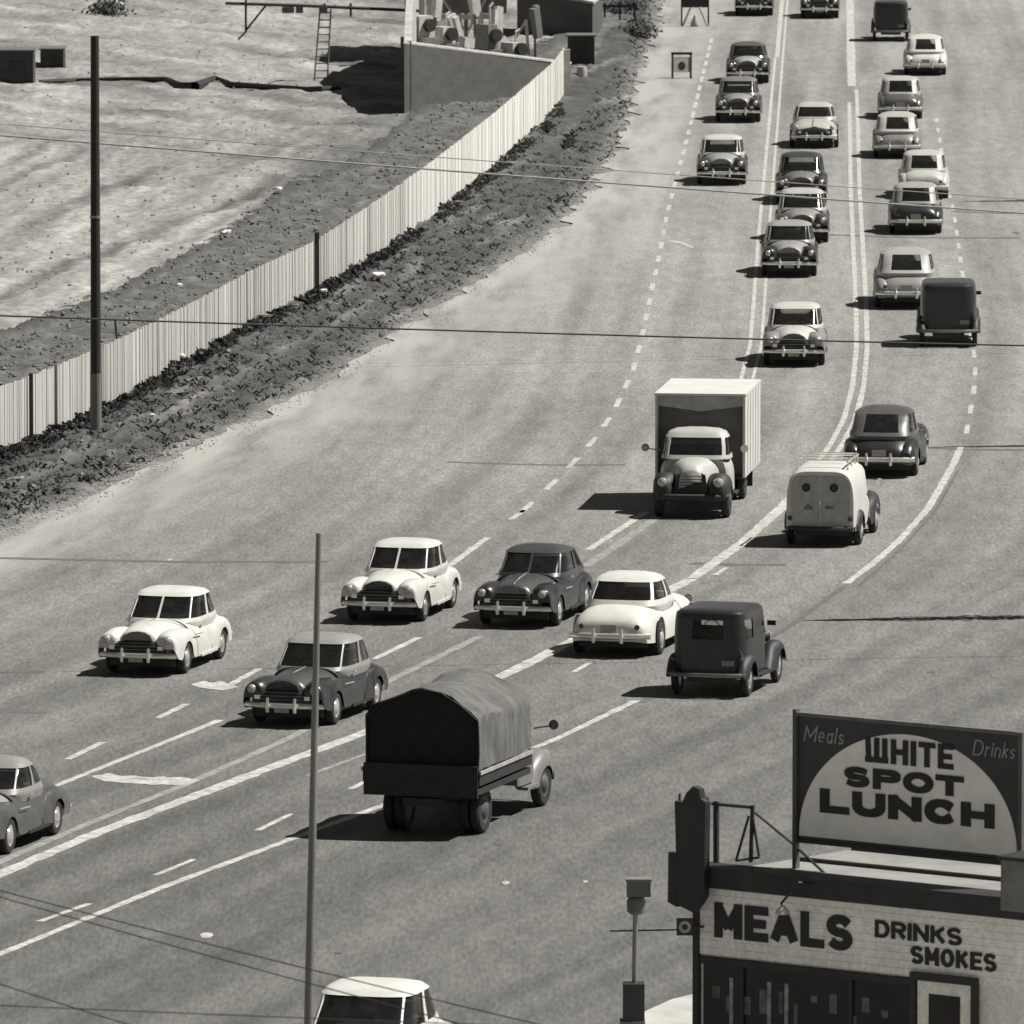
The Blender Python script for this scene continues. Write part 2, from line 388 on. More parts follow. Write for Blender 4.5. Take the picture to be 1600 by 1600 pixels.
# ---- rubble on the verge (uncountable) and weeds
def rock(mb, c, r, rnd):
    b = len(mb.v); d = [(1,0,0),(-1,0,0),(0,1,0),(0,-1,0),(0,0,1),(0,0,-1)]
    for x in d:
        k = r*(.6+.8*rnd.random()); mb.v.append((c[0]+x[0]*k, c[1]+x[1]*k, c[2]+x[2]*k*.75))
    for t in ((0,2,4),(2,1,4),(1,3,4),(3,0,4),(2,0,5),(1,2,5),(3,1,5),(0,3,5)): mb.f.append(tuple(b+i for i in t))
def scatter(name, m, n, rr, umin, umax, a0, a1, lab, cat, seed, leaf=False):
    rnd = random.Random(seed); b = MB()
    for _ in range(n):
        u = rnd.uniform(umin, umax); t = rnd.uniform(a0, a1)
        fv = lerp(FENp, u); ev = lerp(EDGE, u)
        if u > 880: fv = max(fv, ev-(ev-fv)*.6)
        v = fv+(ev-fv)*t; p = G(u, v); z = tz(p.x, p.y)
        if noise.noise(Vector((p.x*.5, p.y*.15, seed))) < -.36: continue
        if .42 < t < .60 and u < 640 and rnd.random() < .6: continue
        if leaf:
            for k in range(5):
                a = rnd.uniform(0, 6.28); h = rnd.uniform(.06, .20); w = rnd.uniform(.012, .03); o = Vector((math.cos(a), math.sin(a), 0))
                s_ = Vector((-o.y, o.x, 0))*w; base = Vector((p.x, p.y, z))
                b.cap([base-s_, base+s_, base+o*h*.5+s_*.8+Vector((0,0,h*.8)), base+o*h+Vector((0,0,h*.7))])
        else:
            r = rnd.uniform(*rr)*(1 if rnd.random() < .85 else 1.9); rock(b, (p.x, p.y, z+r*.25), r, rnd)
    return tag(b.build(name, m, recalc=False), lab, cat, kind='stuff')
DCL = mat('dark_clods', .075, .95, 0, .7, .55); GCL = mat('grey_stones', .24, .9, 0, .55, 1.0); WEED = mat('dry_weed', .09, .9, 0, .7, .7)
scatter('earth_clods', DCL, 9000, (.015, .048), -60, 1040, .02, .93, 'dark clods and stones heaped along the verge below the fence', 'rubble', 3)
scatter('grey_rubble', GCL, 2500, (.015, .045), -60, 1040, .02, 1.0, 'grey broken stones scattered over the dark verge', 'rubble', 5)
scatter('weeds', WEED, 1000, (0, 0), -60, 1040, .0, .9, 'low dark weeds growing on the verge beside the road', 'weeds', 8, True)
scatter('dark_scrub', mat('dark_scrub_leaf', .035, .9, 0, .5, 2), 2600, (0, 0), -60, 900, .0, .16, 'dark scrub growing tight against the foot of the pale fence', 'weeds', 19, True)
# crumbling pale gravel at the road edge
rnd = random.Random(4); b = MB()
for _ in range(700):
    u = rnd.uniform(-40, 1040); ev = lerp(EDGE, u); p = G(u, ev+rnd.gauss(3, 7)); rock(b, (p.x, p.y, .02), rnd.uniform(.015, .04), rnd)
tag(b.build('edge_gravel', mat('pale_gravel', .5, .9, 0, .3, 3), recalc=False), 'pale loose gravel along the crumbling left road edge', 'gravel', kind='stuff')
# clods behind fence and on the pale slope
rnd = random.Random(14); b = MB()
for _ in range(3600):
    u = rnd.uniform(-40, 860); fv = lerp(FENp, u); bv = lerp(BND, u)
    v = rnd.uniform(bv-10, fv) if rnd.random() < .75 else rnd.uniform(0, bv)
    if v > fv-4: continue
    p = G(u, v); r = rnd.uniform(.03, .10)*(1 if v > bv else .7); rock(b, (p.x, p.y, tz(p.x, p.y)+r*.3), r, rnd)
tag(b.build('loose_clods', mat('soil_clods', .18, .95, 0, .5, 2), recalc=False), 'loose clods of soil lying behind the long board fence', 'rubble', kind='stuff')
# white scraps
SCR = mat('pale_scrap', .75, .8)
for i, (u, v, r, lab) in enumerate([(253,590,.12,'pale scrap at the fence foot just right of the leaning post'),(282,582,.18,'larger bright scrap at the fence foot, second right of the leaning post'),
    (405,500,.16,'bright scrap against the fence under the long overhead wire, upper of a pair'),(418,514,.18,'bright scrap against the fence under the long overhead wire, lower of a pair'),
    (280,465,.14,'curled white scrap in the dark soil behind the fence right of the utility pole'),(352,390,.2,'flat white scrap on the edge of the pale slope behind the fence'),(268,425,.1,'small pale scrap on the slope edge nearest the utility pole top right'),
    (24,776,.26,'big white scrap heap in the verge at the left edge'),(238,668,.09,'tiny pale scrap in the verge right of the utility pole foot'),(505,473,.13,'pale scrap in the verge below the dark middle fence post'),
    (592,452,.22,'flat pale slab lying in the verge right of the middle fence post'),(434,322,.2,'pale scrap among dark soil above the middle fence post')]):
    p = G(u, v); z = tz(p.x, p.y); b = MB(); rn = random.Random(i)
    ring = [(p.x+r*rn.uniform(.6,1.2)*math.cos(a), p.y+r*2*rn.uniform(.6,1.2)*math.sin(a), z+.08+.5*r*rn.random()) for a in [k*math.pi/3.5 for k in range(7)]]
    b.prism(ring, (0.02, 0, .07))
    tag(b.build('scrap', SCR), lab, 'scrap', 'pale scraps strewn along the fence')
# ================================================================== board fence
fs = resample(smooth(FENg, 1.0, 6), 0.165)
FW = mat('fence_board', .60, .8, 0, .10, 3, attr='tone', stretch=(1, 1, .2))
fe = thing('board_fence', 'long pale fence of upright boards curving along the left verge', 'fence', fs[0])
b = MB(); ton = []; rn = random.Random(2)
for i in range(len(fs)-1):
    a, c = fs[i], fs[i+1]; d = (c-a).normalized(); nn = Vector((d.y, -d.x, 0)); y = a.y
    u, v = PIX(a); hgt = lerpc([(0, 2.02), (300, 1.85), (490, 1.8), (680, 2.15), (880, 2.2)], u) + rn.uniform(-.03, .03)
    z0 = tz(a.x, a.y)-.3; off = nn*rn.uniform(-.012, .012)
    p0, p1 = a+off-fs[0], a+d*(.145 if rn.random() > .1 else .12)+off-fs[0]
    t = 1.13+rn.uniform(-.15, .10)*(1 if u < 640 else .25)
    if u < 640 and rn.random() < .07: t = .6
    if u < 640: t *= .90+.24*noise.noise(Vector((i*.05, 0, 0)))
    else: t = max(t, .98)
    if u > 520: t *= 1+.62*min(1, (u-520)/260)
    k = len(b.v)
    b.prism([p0+Vector((0,0,z0)), p1+Vector((0,0,z0)), p1+Vector((0,0,hgt)), p0+Vector((0,0,hgt))], nn*.025)
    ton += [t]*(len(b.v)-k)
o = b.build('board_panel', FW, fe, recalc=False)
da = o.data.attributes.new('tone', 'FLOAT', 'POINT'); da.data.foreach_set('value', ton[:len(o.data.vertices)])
FP = mat('fence_post_wood', .07, .8)
b = MB()
for zz in (.55, 1.5): b.tube([p - fs[0] + Vector((0, 0, zz)) + Vector(((fs[min(i*6+1, len(fs)-1)]-p).normalized().y*-.05, 0, 0)) for i, p in enumerate(fs[::6])], .04, 4)
b.build('rail', FP, fe)
def near_fs(u): return min(range(len(fs)-1), key=lambda i: abs(PIX(fs[i])[0]-u))
for u, w, col in ((42, .10, FP), (490, .15, FP), (-90, .1, FP)):
    i = near_fs(u); d = (fs[i+1]-fs[i]).normalized(); nn = Vector((d.y, -d.x, 0)); p = fs[i]+nn*.12-fs[0]
    MB().box((p.x, p.y, .95), (w, w, 2.3)).build('post', col, fe)
i = len(fs)-1; p = fs[i]-fs[0]; MB().box((p.x+.12, p.y, 1.1), (.3, .3, 2.1)).build('post', mat('pale_post', .5, .8), fe)
# utility pole + leaning post
def pole(name, label, base, top, r0, r1, m, cat='pole', band=None, grp=None):
    t = thing(name, label, cat, base, group=grp); v = Vector(top)-Vector(base)
    if band:
        b = MB(); b.tube([v*k for k in (0, band*.5, band)], [r0*1.12, r0*1.08, r0*1.06], 12); b.build('pole_foot', mat('weathered_wood', .2, .8, 0, .3, 6, stretch=(4, 4, .3)), t, True)
        MB().tube([v*(band+(1-band)*k/8) for k in range(9)], [r0+(r1-r0)*k/8 for k in range(9)], 12).build('shaft', m, t, True)
        MB().tube([v*.553, v*.559], [r0*1.06]*2, 12).build('band', RIM, t, True)
    else: MB().tube([v*k/8 for k in range(9)], [r0+(r1-r0)*k/8 for k in range(9)], 12).build('shaft', m, t, True)
    return t
pb = G(150, 685); pole('utility_pole', 'tall dark wooden utility pole with paler foot standing before the fence', pb-Vector((0,0,.1)), AT(148, 56, pb.y), .145, .115, mat('creosoted_wood', .022, .7, 0, .35, 5, stretch=(4, 4, .3)), band=.17)
p1 = G(192, 632); pole('leaning_post', 'thin dark post leaning against the fence beside the utility pole', p1, AT(180, 500, p1.y+.2), .045, .035, FP, 'post')
pb = G(476, 1900); tp = AT(498, 833, pb.y); pole('flagpole', 'slim bare metal pole rising in the foreground before the traffic', pb, tp, .085, .042, mat('grey_pole_paint', .27, .5, .2, .25, 2, stretch=(3, 3, .4)))
# ---- overhead wires
WIRE = mat('wire_rubber', .03, .7); WIREL = mat('pale_cable', .34, .7)
def wire(a, c, d0, d1, r, sag, label, m=WIRE):
    A = AT(a[0], a[1], d0); B = AT(c[0], c[1], d1); e = (B-A)*1.0; A2, B2 = A-e*.8, B+e*.8
    pts = []
    for k in range(41):
        t = k/40; s = -.8+2.6*t; p = A+e*s; p.z -= sag*(1-(2*t-1)**2) - sag*(1-(2*.5*(.8)/1.3-1)**2)*0; pts.append(p)
    z0 = None
    b = MB(); b.tube(pts, r, 6); return tag(b.build('overhead_wire', m, smooth=True), label, 'wire')
wire((0,478),(1600,525), 215, 218, .020, .25, 'dark overhead wire crossing the whole road just above the box truck')
wire((0,200),(1600,322), 285, 292, .028, .25, 'thick pale overhead cable crossing above the oncoming queue, lower of the far pair', WIREL)
wire((0,182),(1600,300), 286, 293, .015, .25, 'thin overhead cable crossing above the oncoming queue, upper of the far pair', WIREL)
wire((0,1386),(480,1508), 118, 116, .008, .05, 'thin dark wire over the lower left lanes, upper of the close pair')
wire((0,1396),(480,1530), 117, 115, .008, .05, 'thin dark wire over the lower left lanes, lower of the close pair')
wire((0,1532),(300,1625), 112, 111, .008, .05, 'thin dark wire crossing the very bottom left corner')
wire((0,1565),(900,1600), 108, 107, .007, .05, 'thin dark wire near the white car at the bottom edge')
# unseen trees added right of frame to cast shadow bands across the carriageway
for (u, v, hh, cr, lab) in ((1250,967,9.5,.55,'unseen tree added to cast shadow on the road opposite the old boxy car'), (1440,698,9.5,.32,'unseen tree added to cast shadow on the road opposite the dark glossy sedan'), (1500,316,9.5,.6,'unseen tree added to cast shadow on the far road near the rear of the queue')):
    sc = (v+856)/H; p = G(u+sc*hh/math.tan(SUN_EL), v-4); rn = random.Random(int(u))
    t = thing('shadow_tree', lab, 'tree', p); MB().tube([(0, 0, 0), (.05, .02, hh*.5), (0, 0, hh)], [.16, .11, .03], 8).build('shadow_tree_trunk', mat('creosoted_wood'), t, True)
    b = MB()
    for _ in range(1500):
        z = hh*rn.uniform(.12, 1.0); k = cr*math.sin(min(1, (1.02-z/hh)*1.6)*math.pi/2)*(.6+.5*noise.noise(Vector((z*1.1, u, 0)))); a = rn.uniform(0, 6.28); q = Vector((math.cos(a)*k*rn.random(), 1.5*math.sin(a)*k*rn.random(), z))
        e1 = Vector((rn.uniform(-1, 1), rn.uniform(-1, 1), rn.uniform(-1, 1))).normalized()*.11; e2 = e1.orthogonal().normalized()*.07; b.cap([q-e1, q+e2, q+e1, q-e2])
    b.build('crown', mat('dark_leaf', .06, .9, 0, .5, 5), t, recalc=False)
# ================================================================== vehicles
def plan_pt(t, n): return pw(math.cos(t), 2/n), pw(math.sin(t), 2/n)
def greenhouse(root, lv, glz, paintm, n=3.4, wins=None, belt_i=(1, 5)):
    """lv: list of (z, xf, xr, b); windows between level indexes glz; wins: list of (name,t0,t1) degrees"""
    regs = []; edges = set([0, 360])
    for nm, a, c in wins: edges |= {a % 360 if a != 360 else 360, c % 360 if c != 360 else 360}
    edges = sorted(edges); ts = []
    for a, c in zip(edges, edges[1:]):
        k = max(1, int((c-a)/6)); ts += [a+(c-a)*i/k for i in range(k)]
    ts.append(360)
    # refine levels
    L = []; idx = {}
    for i in range(len(lv)-1):
        idx[i] = len(L)
        for k in range(3): f = k/3; L.append([lv[i][j]+(lv[i+1][j]-lv[i][j])*f for j in range(4)])
    idx[len(lv)-1] = len(L); L.append(list(lv[-1]))
    def P(l, t, s=0.0):
        z, xf, xr, bb = l; c, q = plan_pt(R(t), n); mid, hl = (xf+xr)/2, (xf-xr)/2-s
        return (mid+hl*c, (bb-s)*q, z-(.3*s))
    g0, g1 = idx[glz[0]], idx[glz[1]]
    def inw(t):
        for nm, a, c in wins:
            for sh in (0, 360):
                if a <= t+sh <= c: return nm, a, c
        return None
    body = MB(); glassg = {}
    for i in range(len(L)-1):
        for j in range(len(ts)-1):
            tm = (ts[j]+ts[j+1])/2; w = inw(tm) if g0 <= i < g1 else None
            s = .018 if w else 0
            q = [P(L[i], ts[j], s), P(L[i], ts[j+1], s), P(L[i+1], ts[j+1], s), P(L[i+1], ts[j], s)]
            (glassg.setdefault(w, MB()) if w else body).cap(q)
            if w is None: continue
    body.cap([P(L[-1], t) for t in ts[:-1]])
    # window reveals
    for w in wins:
        a, c = w[1], w[2]
        for t in (a, c):
            for i in range(g0, g1): body.cap([P(L[i], t), P(L[i+1], t), P(L[i+1], t, .03), P(L[i], t, .03)])
        k = max(1, int((c-a)/6))
        for gi in (g0, g1):
            for j in range(k):
                t0, t1 = a+(c-a)*j/k, a+(c-a)*(j+1)/k
                body.cap([P(L[gi], t0), P(L[gi], t1), P(L[gi], t1, .03), P(L[gi], t0, .03)])
    o = body.build('roof', paintm, root, True, sharp=40)
    for w, g in glassg.items(): g.build(w[0], glass(), root, True, sharp=None)
    # interior
    z, xf, xr, bb = L[g0]; it = MB()
    ring = [(P(L[g0], t, .05)) for t in range(0, 360, 10)]
    it.cap([(p[0], p[1], p[2]-.015) for p in ring]); 
    it.quad_grid([[(p[0], p[1], p[2]-.015) for p in ring], [(p[0], p[1], p[2]-.2) for p in ring]], True)
    for xs in (xf-(xf-xr)*.50, xf-(xf-xr)*.84):
        it.box((xs, 0, z+.07), (.16, bb*1.5, .2), taper=.9)
    it.lathe([(.17, 0), (.19, .01), (.17, .02)], (xf-.48, .35, z+.02), 'x', 16)
    it.build('seats', INTER, root)
    return P, L
def halfloft(mb, st, yc=0, n=3.2, k=14, zbf=None):
    rows = []
    for s in st:
        x, hw, zb, zt = s[0], s[1], s[2], s[3]; cy = (s[4] if len(s) > 4 else yc)
        nn = s[5] if len(s) > 5 else n
        rows.append([(x, cy+hw*pw(math.cos(math.pi*i/k), 2/nn), zb+(zt-zb)*pw(math.sin(math.pi*i/k), 2/nn)) for i in range(k+1)])
    mb.quad_grid(rows); mb.cap(rows[0]); mb.cap(rows[-1][::-1]); mb.cap([r[0] for r in rows]+[r[-1] for r in rows[::-1]]) if False else None
    return rows
def spl(tab, n):                                  # smooth catmull resample of station table
    out = []
    m = len(tab)
    for i in range(m-1):
        p0, p1, p2, p3 = tab[max(i-1,0)], tab[i], tab[i+1], tab[min(i+2,m-1)]
        for k in range(n):
            t = k/n
            out.append([.5*((2*b)+(-a+c)*t+(2*a-5*b+4*c-d)*t*t+(-a+3*b-3*c+d)*t**3) for a, b, c, d in zip(p0, p1, p2, p3)])
    out.append(list(tab[-1])); return out
def wheel(root, x, y, r=.35, w=.19, side=1, white=False):
    b = MB(); b.lathe([(.6*r, -w/2), (.9*r, -w/2), (r, -w*.3), (r, w*.3), (.9*r, w/2), (.6*r, w/2)], (x, y, r), 'y', 24)
    o = b.build('tyre', TYRE, root, True); o.name = 'wheel'
    g = MB(); g.lathe([(.66*r, side*w*.42), (.6*r, side*w*.46), (.42*r, side*w*.36), (.34*r, side*w*.55), (.12*r, side*w*.68), (.01, side*w*.7)], (x, y, r), 'y', 20)
    g.lathe([(.66*r, -side*w*.4), (.01, -side*w*.4)], (x, y, r), 'y', 16)
    g.build('hubcap', CHROME if r < .4 else mat('dark_truck_rim', .10, .6), o, True)
    return o
def fender(root, tab, yc, side, wx, wr, m, name='fender', n=2.6):
    mb = MB(); st = []
    for x, yi, yo, zt, zb in spl(tab, 5):
        if wx is not None and abs(x-wx) < wr: zb = max(zb, .30+math.sqrt(max(0, wr*wr-(x-wx)**2)))
        zb = min(zb, zt-.02)
        st.append((x, (yo-yi)/2, zb, zt, side*(yo+yi)/2))
    halfloft(mb, st, n=n, k=12); return mb.build(name, m, root, True, sharp=50)
def bumper(root, x, hw, z, s, name='bumper', guards=True, m=None, hh=.13):
    rows = []; b = MB()
    for i in range(17):
        y = -hw+2*hw*i/16; xx = x - s*(.22*abs(y/hw)**3.2)
        rows.append([(xx, y, z-hh/2), (xx+s*.045, y, z-hh*.3), (xx+s*.06, y, z), (xx+s*.045, y, z+hh*.3), (xx, y, z+hh/2), (xx-s*.03, y, z)])
    b.quad_grid(rows, True); b.cap(rows[0]); b.cap(rows[-1][::-1]); o = b.build(name, m or CHROME, root, True)
    if guards:
        for sy in (-1, 1): MB().tube([(x+s*.05, sy*.3, z-.13), (x+s*.09, sy*.3, z), (x+s*.05, sy*.3, z+.17)], [.035, .045, .03], 8).build('bumper_guard', CHROME, o, True)
    return o
def lampset(root, x, y, z, r, s=1, pod=False, body=None):
    h = MB().lathe([(r*1.2, -.06*s), (r*1.22, 0), (r*1.05, .035*s), (r, .03*s)], (x, y, z), 'x', 18).build('headlight', CHROME, root, True)
    MB().lathe([(r, .03*s), (r*.8, .055*s), (r*.45, .075*s), (.004, .08*s)], (x, y, z), 'x', 18).build('lens', LAMP, h, True)
    if pod: MB().lathe([(.02, -.26*s), (r*.8, -.2*s), (r*1.2, -.06*s)], (x, y, z), 'x', 16).build('lamp_shell', body or BLACK, h, True)
    return h
SXX = .94
def make_car(label, cat, u, v, away=False, tone=.6, roof=None, kind='sedan', yaw=0.0, sc=1.0, grp=None, name='car', L=None, sx=1, back=False, hood=None, sy=1.0):
    u -= 0 if v < 700 else 12; v += 5 if v < 900 else 3
    P = G(u, v); h = heading(P)+(math.pi if away else 0)+R(yaw); LL = L or 4.9
    d = Vector((math.cos(h), math.sin(h), 0)); loc = P+d*(LL/2*sc) if (away) else P-d*(LL/2*sc)
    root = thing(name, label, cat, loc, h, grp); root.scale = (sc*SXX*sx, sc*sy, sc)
    pm = paint(tone); rm = paint(roof if roof is not None else tone); hm = paint(hood) if hood else pm  # lighter roof and hood tones put sun highlights into the paint
    if kind in ('sedan', 'fastback', 'coupe', 'wide'):
        wide = kind == 'wide'
        # lower body
        if wide: st = [(-2.42,.60,.36,.62),(-2.34,.78,.33,.80),(-2.0,.86,.3,.98),(-1.5,.90,.28,1.03),(-.8,.92,.27,1.05),(.3,.92,.27,1.06),(.8,.91,.27,1.05),(1.4,.89,.28,1.02),(2.0,.86,.32,.95),(2.3,.78,.36,.82),(2.38,.62,.40,.66)]
        elif kind == 'fastback': st = [(-2.42,.52,.36,.58),(-2.3,.68,.33,.78),(-1.9,.80,.3,1.00),(-1.3,.87,.28,1.08),(-.6,.90,.27,1.10),(.5,.89,.27,1.10),(.78,.84,.27,1.10),(1.2,.68,.3,1.09),(1.7,.57,.36,1.07),(2.1,.50,.42,1.02),(2.27,.45,.48,.96),(2.34,.36,.50,.84)]
        else: st = [(-2.42,.58,.36,.62),(-2.32,.74,.33,.86),(-2.0,.82,.3,1.00),(-1.3,.88,.28,1.07),(-.6,.90,.27,1.10),(.5,.89,.27,1.10),(.78,.84,.27,1.10),(1.2,.70,.3,1.10),(1.7,.60,.36,1.08),(2.1,.54,.42,1.03),(2.27,.49,.48,.98),(2.34,.40,.50,.86)]
        b = MB(); sts = spl(st, 3); halfloft(b, [tuple(s) for s in sts if s[0] < .85], n=3.4, k=18); b.build('body', pm, root, True, sharp=55)
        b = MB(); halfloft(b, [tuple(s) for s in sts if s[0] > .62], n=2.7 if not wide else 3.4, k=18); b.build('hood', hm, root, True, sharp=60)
        MB().box((0, 0, .27), (4.1, 1.45, .16)).build('underbody', BLACK, root)
        fx, rx = 1.46, -1.42
        for s_ in (-1, 1):
            if not wide:
                fender(root, [(2.43,.50,.84,.84,.62),(2.38,.42,.89,.92,.52),(2.2,.34,.905,.97,.38),(1.75,.32,.92,.985,.34),(1.3,.36,.92,.965,.32),(.9,.44,.922,.92,.30),(.5,.55,.92,.86,.29),(.1,.66,.918,.77,.29),(-.3,.74,.912,.62,.29)], 0, s_, fx, .41, pm, 'front_fender')
                fender(root, [(-.50,.70,.912,.55,.29),(-.8,.62,.925,.80,.30),(-1.15,.54,.932,.91,.3),(-1.5,.5,.935,.93,.32),(-1.9,.48,.925,.89,.34),(-2.2,.46,.89,.80,.36),(-2.38,.5,.80,.64,.42)], 0, s_, rx, .41, pm, 'rear_fender')
                MB().box((-.2, s_*.86, .29), (1.3, .16, .06)).build('running_board', pm if tone > .3 else BLACK, root)
            else:
                for x in (fx, rx): MB().lathe([(.40, 0), (.40, s_*.012), (.01, s_*.013)], (x, s_*.905, .40), 'y', 24).build('wheel_arch', BLACK, root)
            for x in (fx, rx): wheel(root, x, s_*(.80 if not wide else .845), .35, .18, s_, tone > .5)
            lampset(root, 2.425 if not wide else 2.36, s_*(.69 if not wide else .68), .80, .08)
            MB().lathe([(.06, 0), (.05, -.03), (.005, -.045)], (-2.40 if not wide else -2.37, s_*(.60), .66), 'x', 12).build('tail_light', TAIL, root, True)
            MB().box((.1, s_*.87, .98), (.16, .03, .025)).build('door_handle', CHROME, root)
        # grille
        b = MB(); rows = []
        for i in range(11):
            y = -.68+1.36*i/10; xx = 2.435-.05*abs(y/.68)**4
            rows.append([(xx, y, .42), (xx+.03, y, .55), (xx+.01, y, .70), (xx-.06, y, .86-.13*abs(y/.68)**.7)])
        b.quad_grid(rows); gr = b.build('grille', BLACK, root, True)
        b = MB()
        for zz, wd in ((.46,.66),(.53,.66),(.60,.64),(.67,.58),(.745,.40)):
            b.tube([(2.475-.05*abs(y/.68)**4 - max(0, zz-.66)*.4, y, zz) for y in [-wd+2*wd*k/8 for k in range(9)]], .011, 6)
        b.build('grille_bars', GRILLE, gr, True)
        rv = random.Random(int(u*7+v)); 
        if not wide:
            MB().prism([(2.44, -.36, .80), (2.44, .36, .80), (2.41, .30, .90), (2.37, .16, .965), (2.36, .0, .985), (2.37, -.16, .965), (2.41, -.30, .90)], (-.08, 0, 0)).build('nose_shade_panel', GRILLE if rv.random() < .4 else BLACK, root)  # dark panel over the hood front, painting in its shade
        for s_ in (-1, 1):
            MB().tube([(1.0, s_*.925, .80), (.4, s_*.935, .78)], .014, 5).build('side_strip', CHROME, root) if not wide else None
            MB().box((2.475, s_*.55, .64), (.03, .12, .08)).build('parking_lamp', CHROME, root)
        MB().tube([(2.22, 0, .99), (1.6, 0, 1.085), (.85, 0, 1.12)], [.018, .012, .01], 6).build('hood_strip', CHROME, root, True)
        bumper(root, 2.50, .88, .47, 1, 'front_bumper'); bumper(root, -2.50, .88, .47, -1, 'rear_bumper')
        MB().box((-2.44, 0, .63), (.02, .34, .16)).build('number_plate', PLATE, root)
        MB().box((2.52, .0, .40), (.02, .32, .14)).build('number_plate', PLATE, root)
        if kind == 'fastback': lv = [(1.02,.80,-2.10,.83),(1.10,.72,-1.98,.81),(1.30,.48,-1.72,.765),(1.50,.24,-1.38,.725),(1.57,.08,-1.10,.62),(1.61,-.10,-.85,.50),(1.645,-.25,-.65,.33),(1.655,-.38,-.55,.12)]
        elif wide: lv = [(1.0,.78,-1.45,.84),(1.12,.68,-1.36,.80),(1.29,.48,-1.20,.76),(1.47,.28,-1.02,.70),(1.55,.12,-.85,.62),(1.60,-.05,-.68,.50),(1.63,-.2,-.52,.33),(1.64,-.3,-.42,.12)]
        elif kind == 'coupe': lv = [(1.02,.80,-1.20,.83),(1.12,.70,-1.12,.80),(1.30,.46,-.98,.755),(1.47,.24,-.80,.70),(1.555,.08,-.66,.62),(1.61,-.08,-.55,.50),(1.64,-.18,-.46,.33),(1.65,-.26,-.40,.12)]
        else: lv = [(1.02,.80,-1.72,.83),(1.10,.72,-1.66,.81),(1.31,.49,-1.48,.77),(1.53,.24,-1.30,.735),(1.605,.10,-1.14,.66),(1.65,-.08,-.92,.50),(1.675,-.25,-.72,.33),(1.685,-.38,-.6,.12)]
        rw = (158, 202) if not wide else (140, 220)
        if kind == 'fastback': rw = (162, 198)
        wins = [('windshield', 317, 359.95), ('windshield', 360.05, 403), ('side_window', 47.5, 89.75), ('side_window', 90.25, 130), ('side_window', 230, 269.75), ('side_window', 270.25, 312.5), ('rear_window', *rw)]
        if rv.random() < .55: wins = [('windshield', 317, 403)] + wins[2:]
        hz = 1+rv.uniform(-.02, .03); lv = [(z_ if z_ < 1.05 else 1.05+(z_-1.05)*hz*1.02, a_, c_, w_) for z_, a_, c_, w_ in lv]
        lv = [(.86, lv[0][1]-.04, lv[0][2]+.05, lv[0][3]-.02)] + lv
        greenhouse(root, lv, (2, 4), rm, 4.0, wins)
    elif kind in ('old', 'oldpanel'):
        hi = 1.80; T = .0
        b = MB(); halfloft(b, spl([(-1.93,.70,.45,1.06),(-1.85,.74,.42,1.08),(-1.0,.75,.42,1.10),(.3,.75,.42,1.14),(.65,.66,.42,1.16)], 3), n=6, k=18); b.build('body', pm, root, True, sharp=50)
        b = MB(); halfloft(b, spl([(.6,.56,.45,1.14),(.95,.44,.45,1.13),(1.4,.36,.45,1.11),(1.86,.31,.45,1.08),(1.9,.26,.47,1.05)], 3), n=3.6, k=16); b.build('hood', hm, root, True, sharp=50)
        MB().box((1.92, 0, .78), (.03, .46, .5)).build('radiator', GRILLE, root); MB().box((0, 0, .38), (3.9, .9, .14)).build('chassis', BLACK, root)
        for s_ in (-1, 1):
            fender(root, [(2.28,.54,.82,.52,.42),(2.15,.52,.86,.72,.4),(1.85,.50,.88,.86,.38),(1.45,.50,.88,.90,.36),(1.05,.52,.88,.80,.34),(.7,.56,.88,.58,.33),(.4,.62,.88,.42,.33)], 0, s_, 1.6, .42, BLACK if tone < .2 else pm, 'front_fender', 2.2)
            fender(root, [(-.75,.62,.88,.42,.33),(-1.0,.6,.89,.66,.34),(-1.35,.6,.90,.84,.36),(-1.65,.6,.90,.86,.38),(-2.0,.62,.88,.72,.4),(-2.2,.64,.82,.50,.42)], 0, s_, -1.5, .42, BLACK if tone < .2 else pm, 'rear_fender', 2.2)
            MB().box((-.18, s_*.80, .37), (1.3, .22, .05)).build('running_board', BLACK, root)
            for x in (1.6, -1.5): wheel(root, x, s_*.74, .37, .14, s_)
            lampset(root, 2.12, s_*.40, .92, .11, 1, True, BLACK)
            MB().tube([(2.0, s_*.40, .6), (2.05, s_*.40, .85)], .02, 6).build('lamp_bracket', CHROME, root)
            MB().lathe([(.05, 0), (.04, -.03), (.005, -.04)], (-2.03, s_*.72, .78), 'x', 10).build('tail_light', TAIL, root, True)
        MB().box((.60, -.84, 1.34), (.04, .18, .10)).build('mirror', BLACK, root)
        bumper(root, 2.42, .84, .45, 1, 'front_bumper', False, None, .1); bumper(root, -2.32, .84, .48, -1, 'rear_bumper', False, CHROME if tone > .2 else GRILLE, .1)
        MB().box((-2.06, -.45, .72), (.02, .26, .11)).build('number_plate', GRILLE, root)
        xr = -1.98
        lv = [(.50,.60,xr,.775),(1.20,.62,xr,.79),(1.38,.57,xr+.01,.785),(1.60,.50,xr+.02,.77),(1.72,.45,xr+.05,.75),(1.775,.38,xr+.12,.68),(1.80,.1,xr+.40,.42),(1.805,-.1,xr+.7,.18)]
        wins = [('windshield', 325, 395), ('rear_window', 176.5, 183.5)]
        if kind == 'oldpanel': wins = wins[:1]
        if kind == 'old': wins += [('side_window', 50, 86), ('side_window', 91, 122), ('side_window', 238, 269), ('side_window', 274, 310)]
        else: wins += [('side_window', 50, 76), ('side_window', 284, 310)]
        greenhouse(root, lv, (1, 3), rm, 6.5, wins)
    elif kind == 'panel':
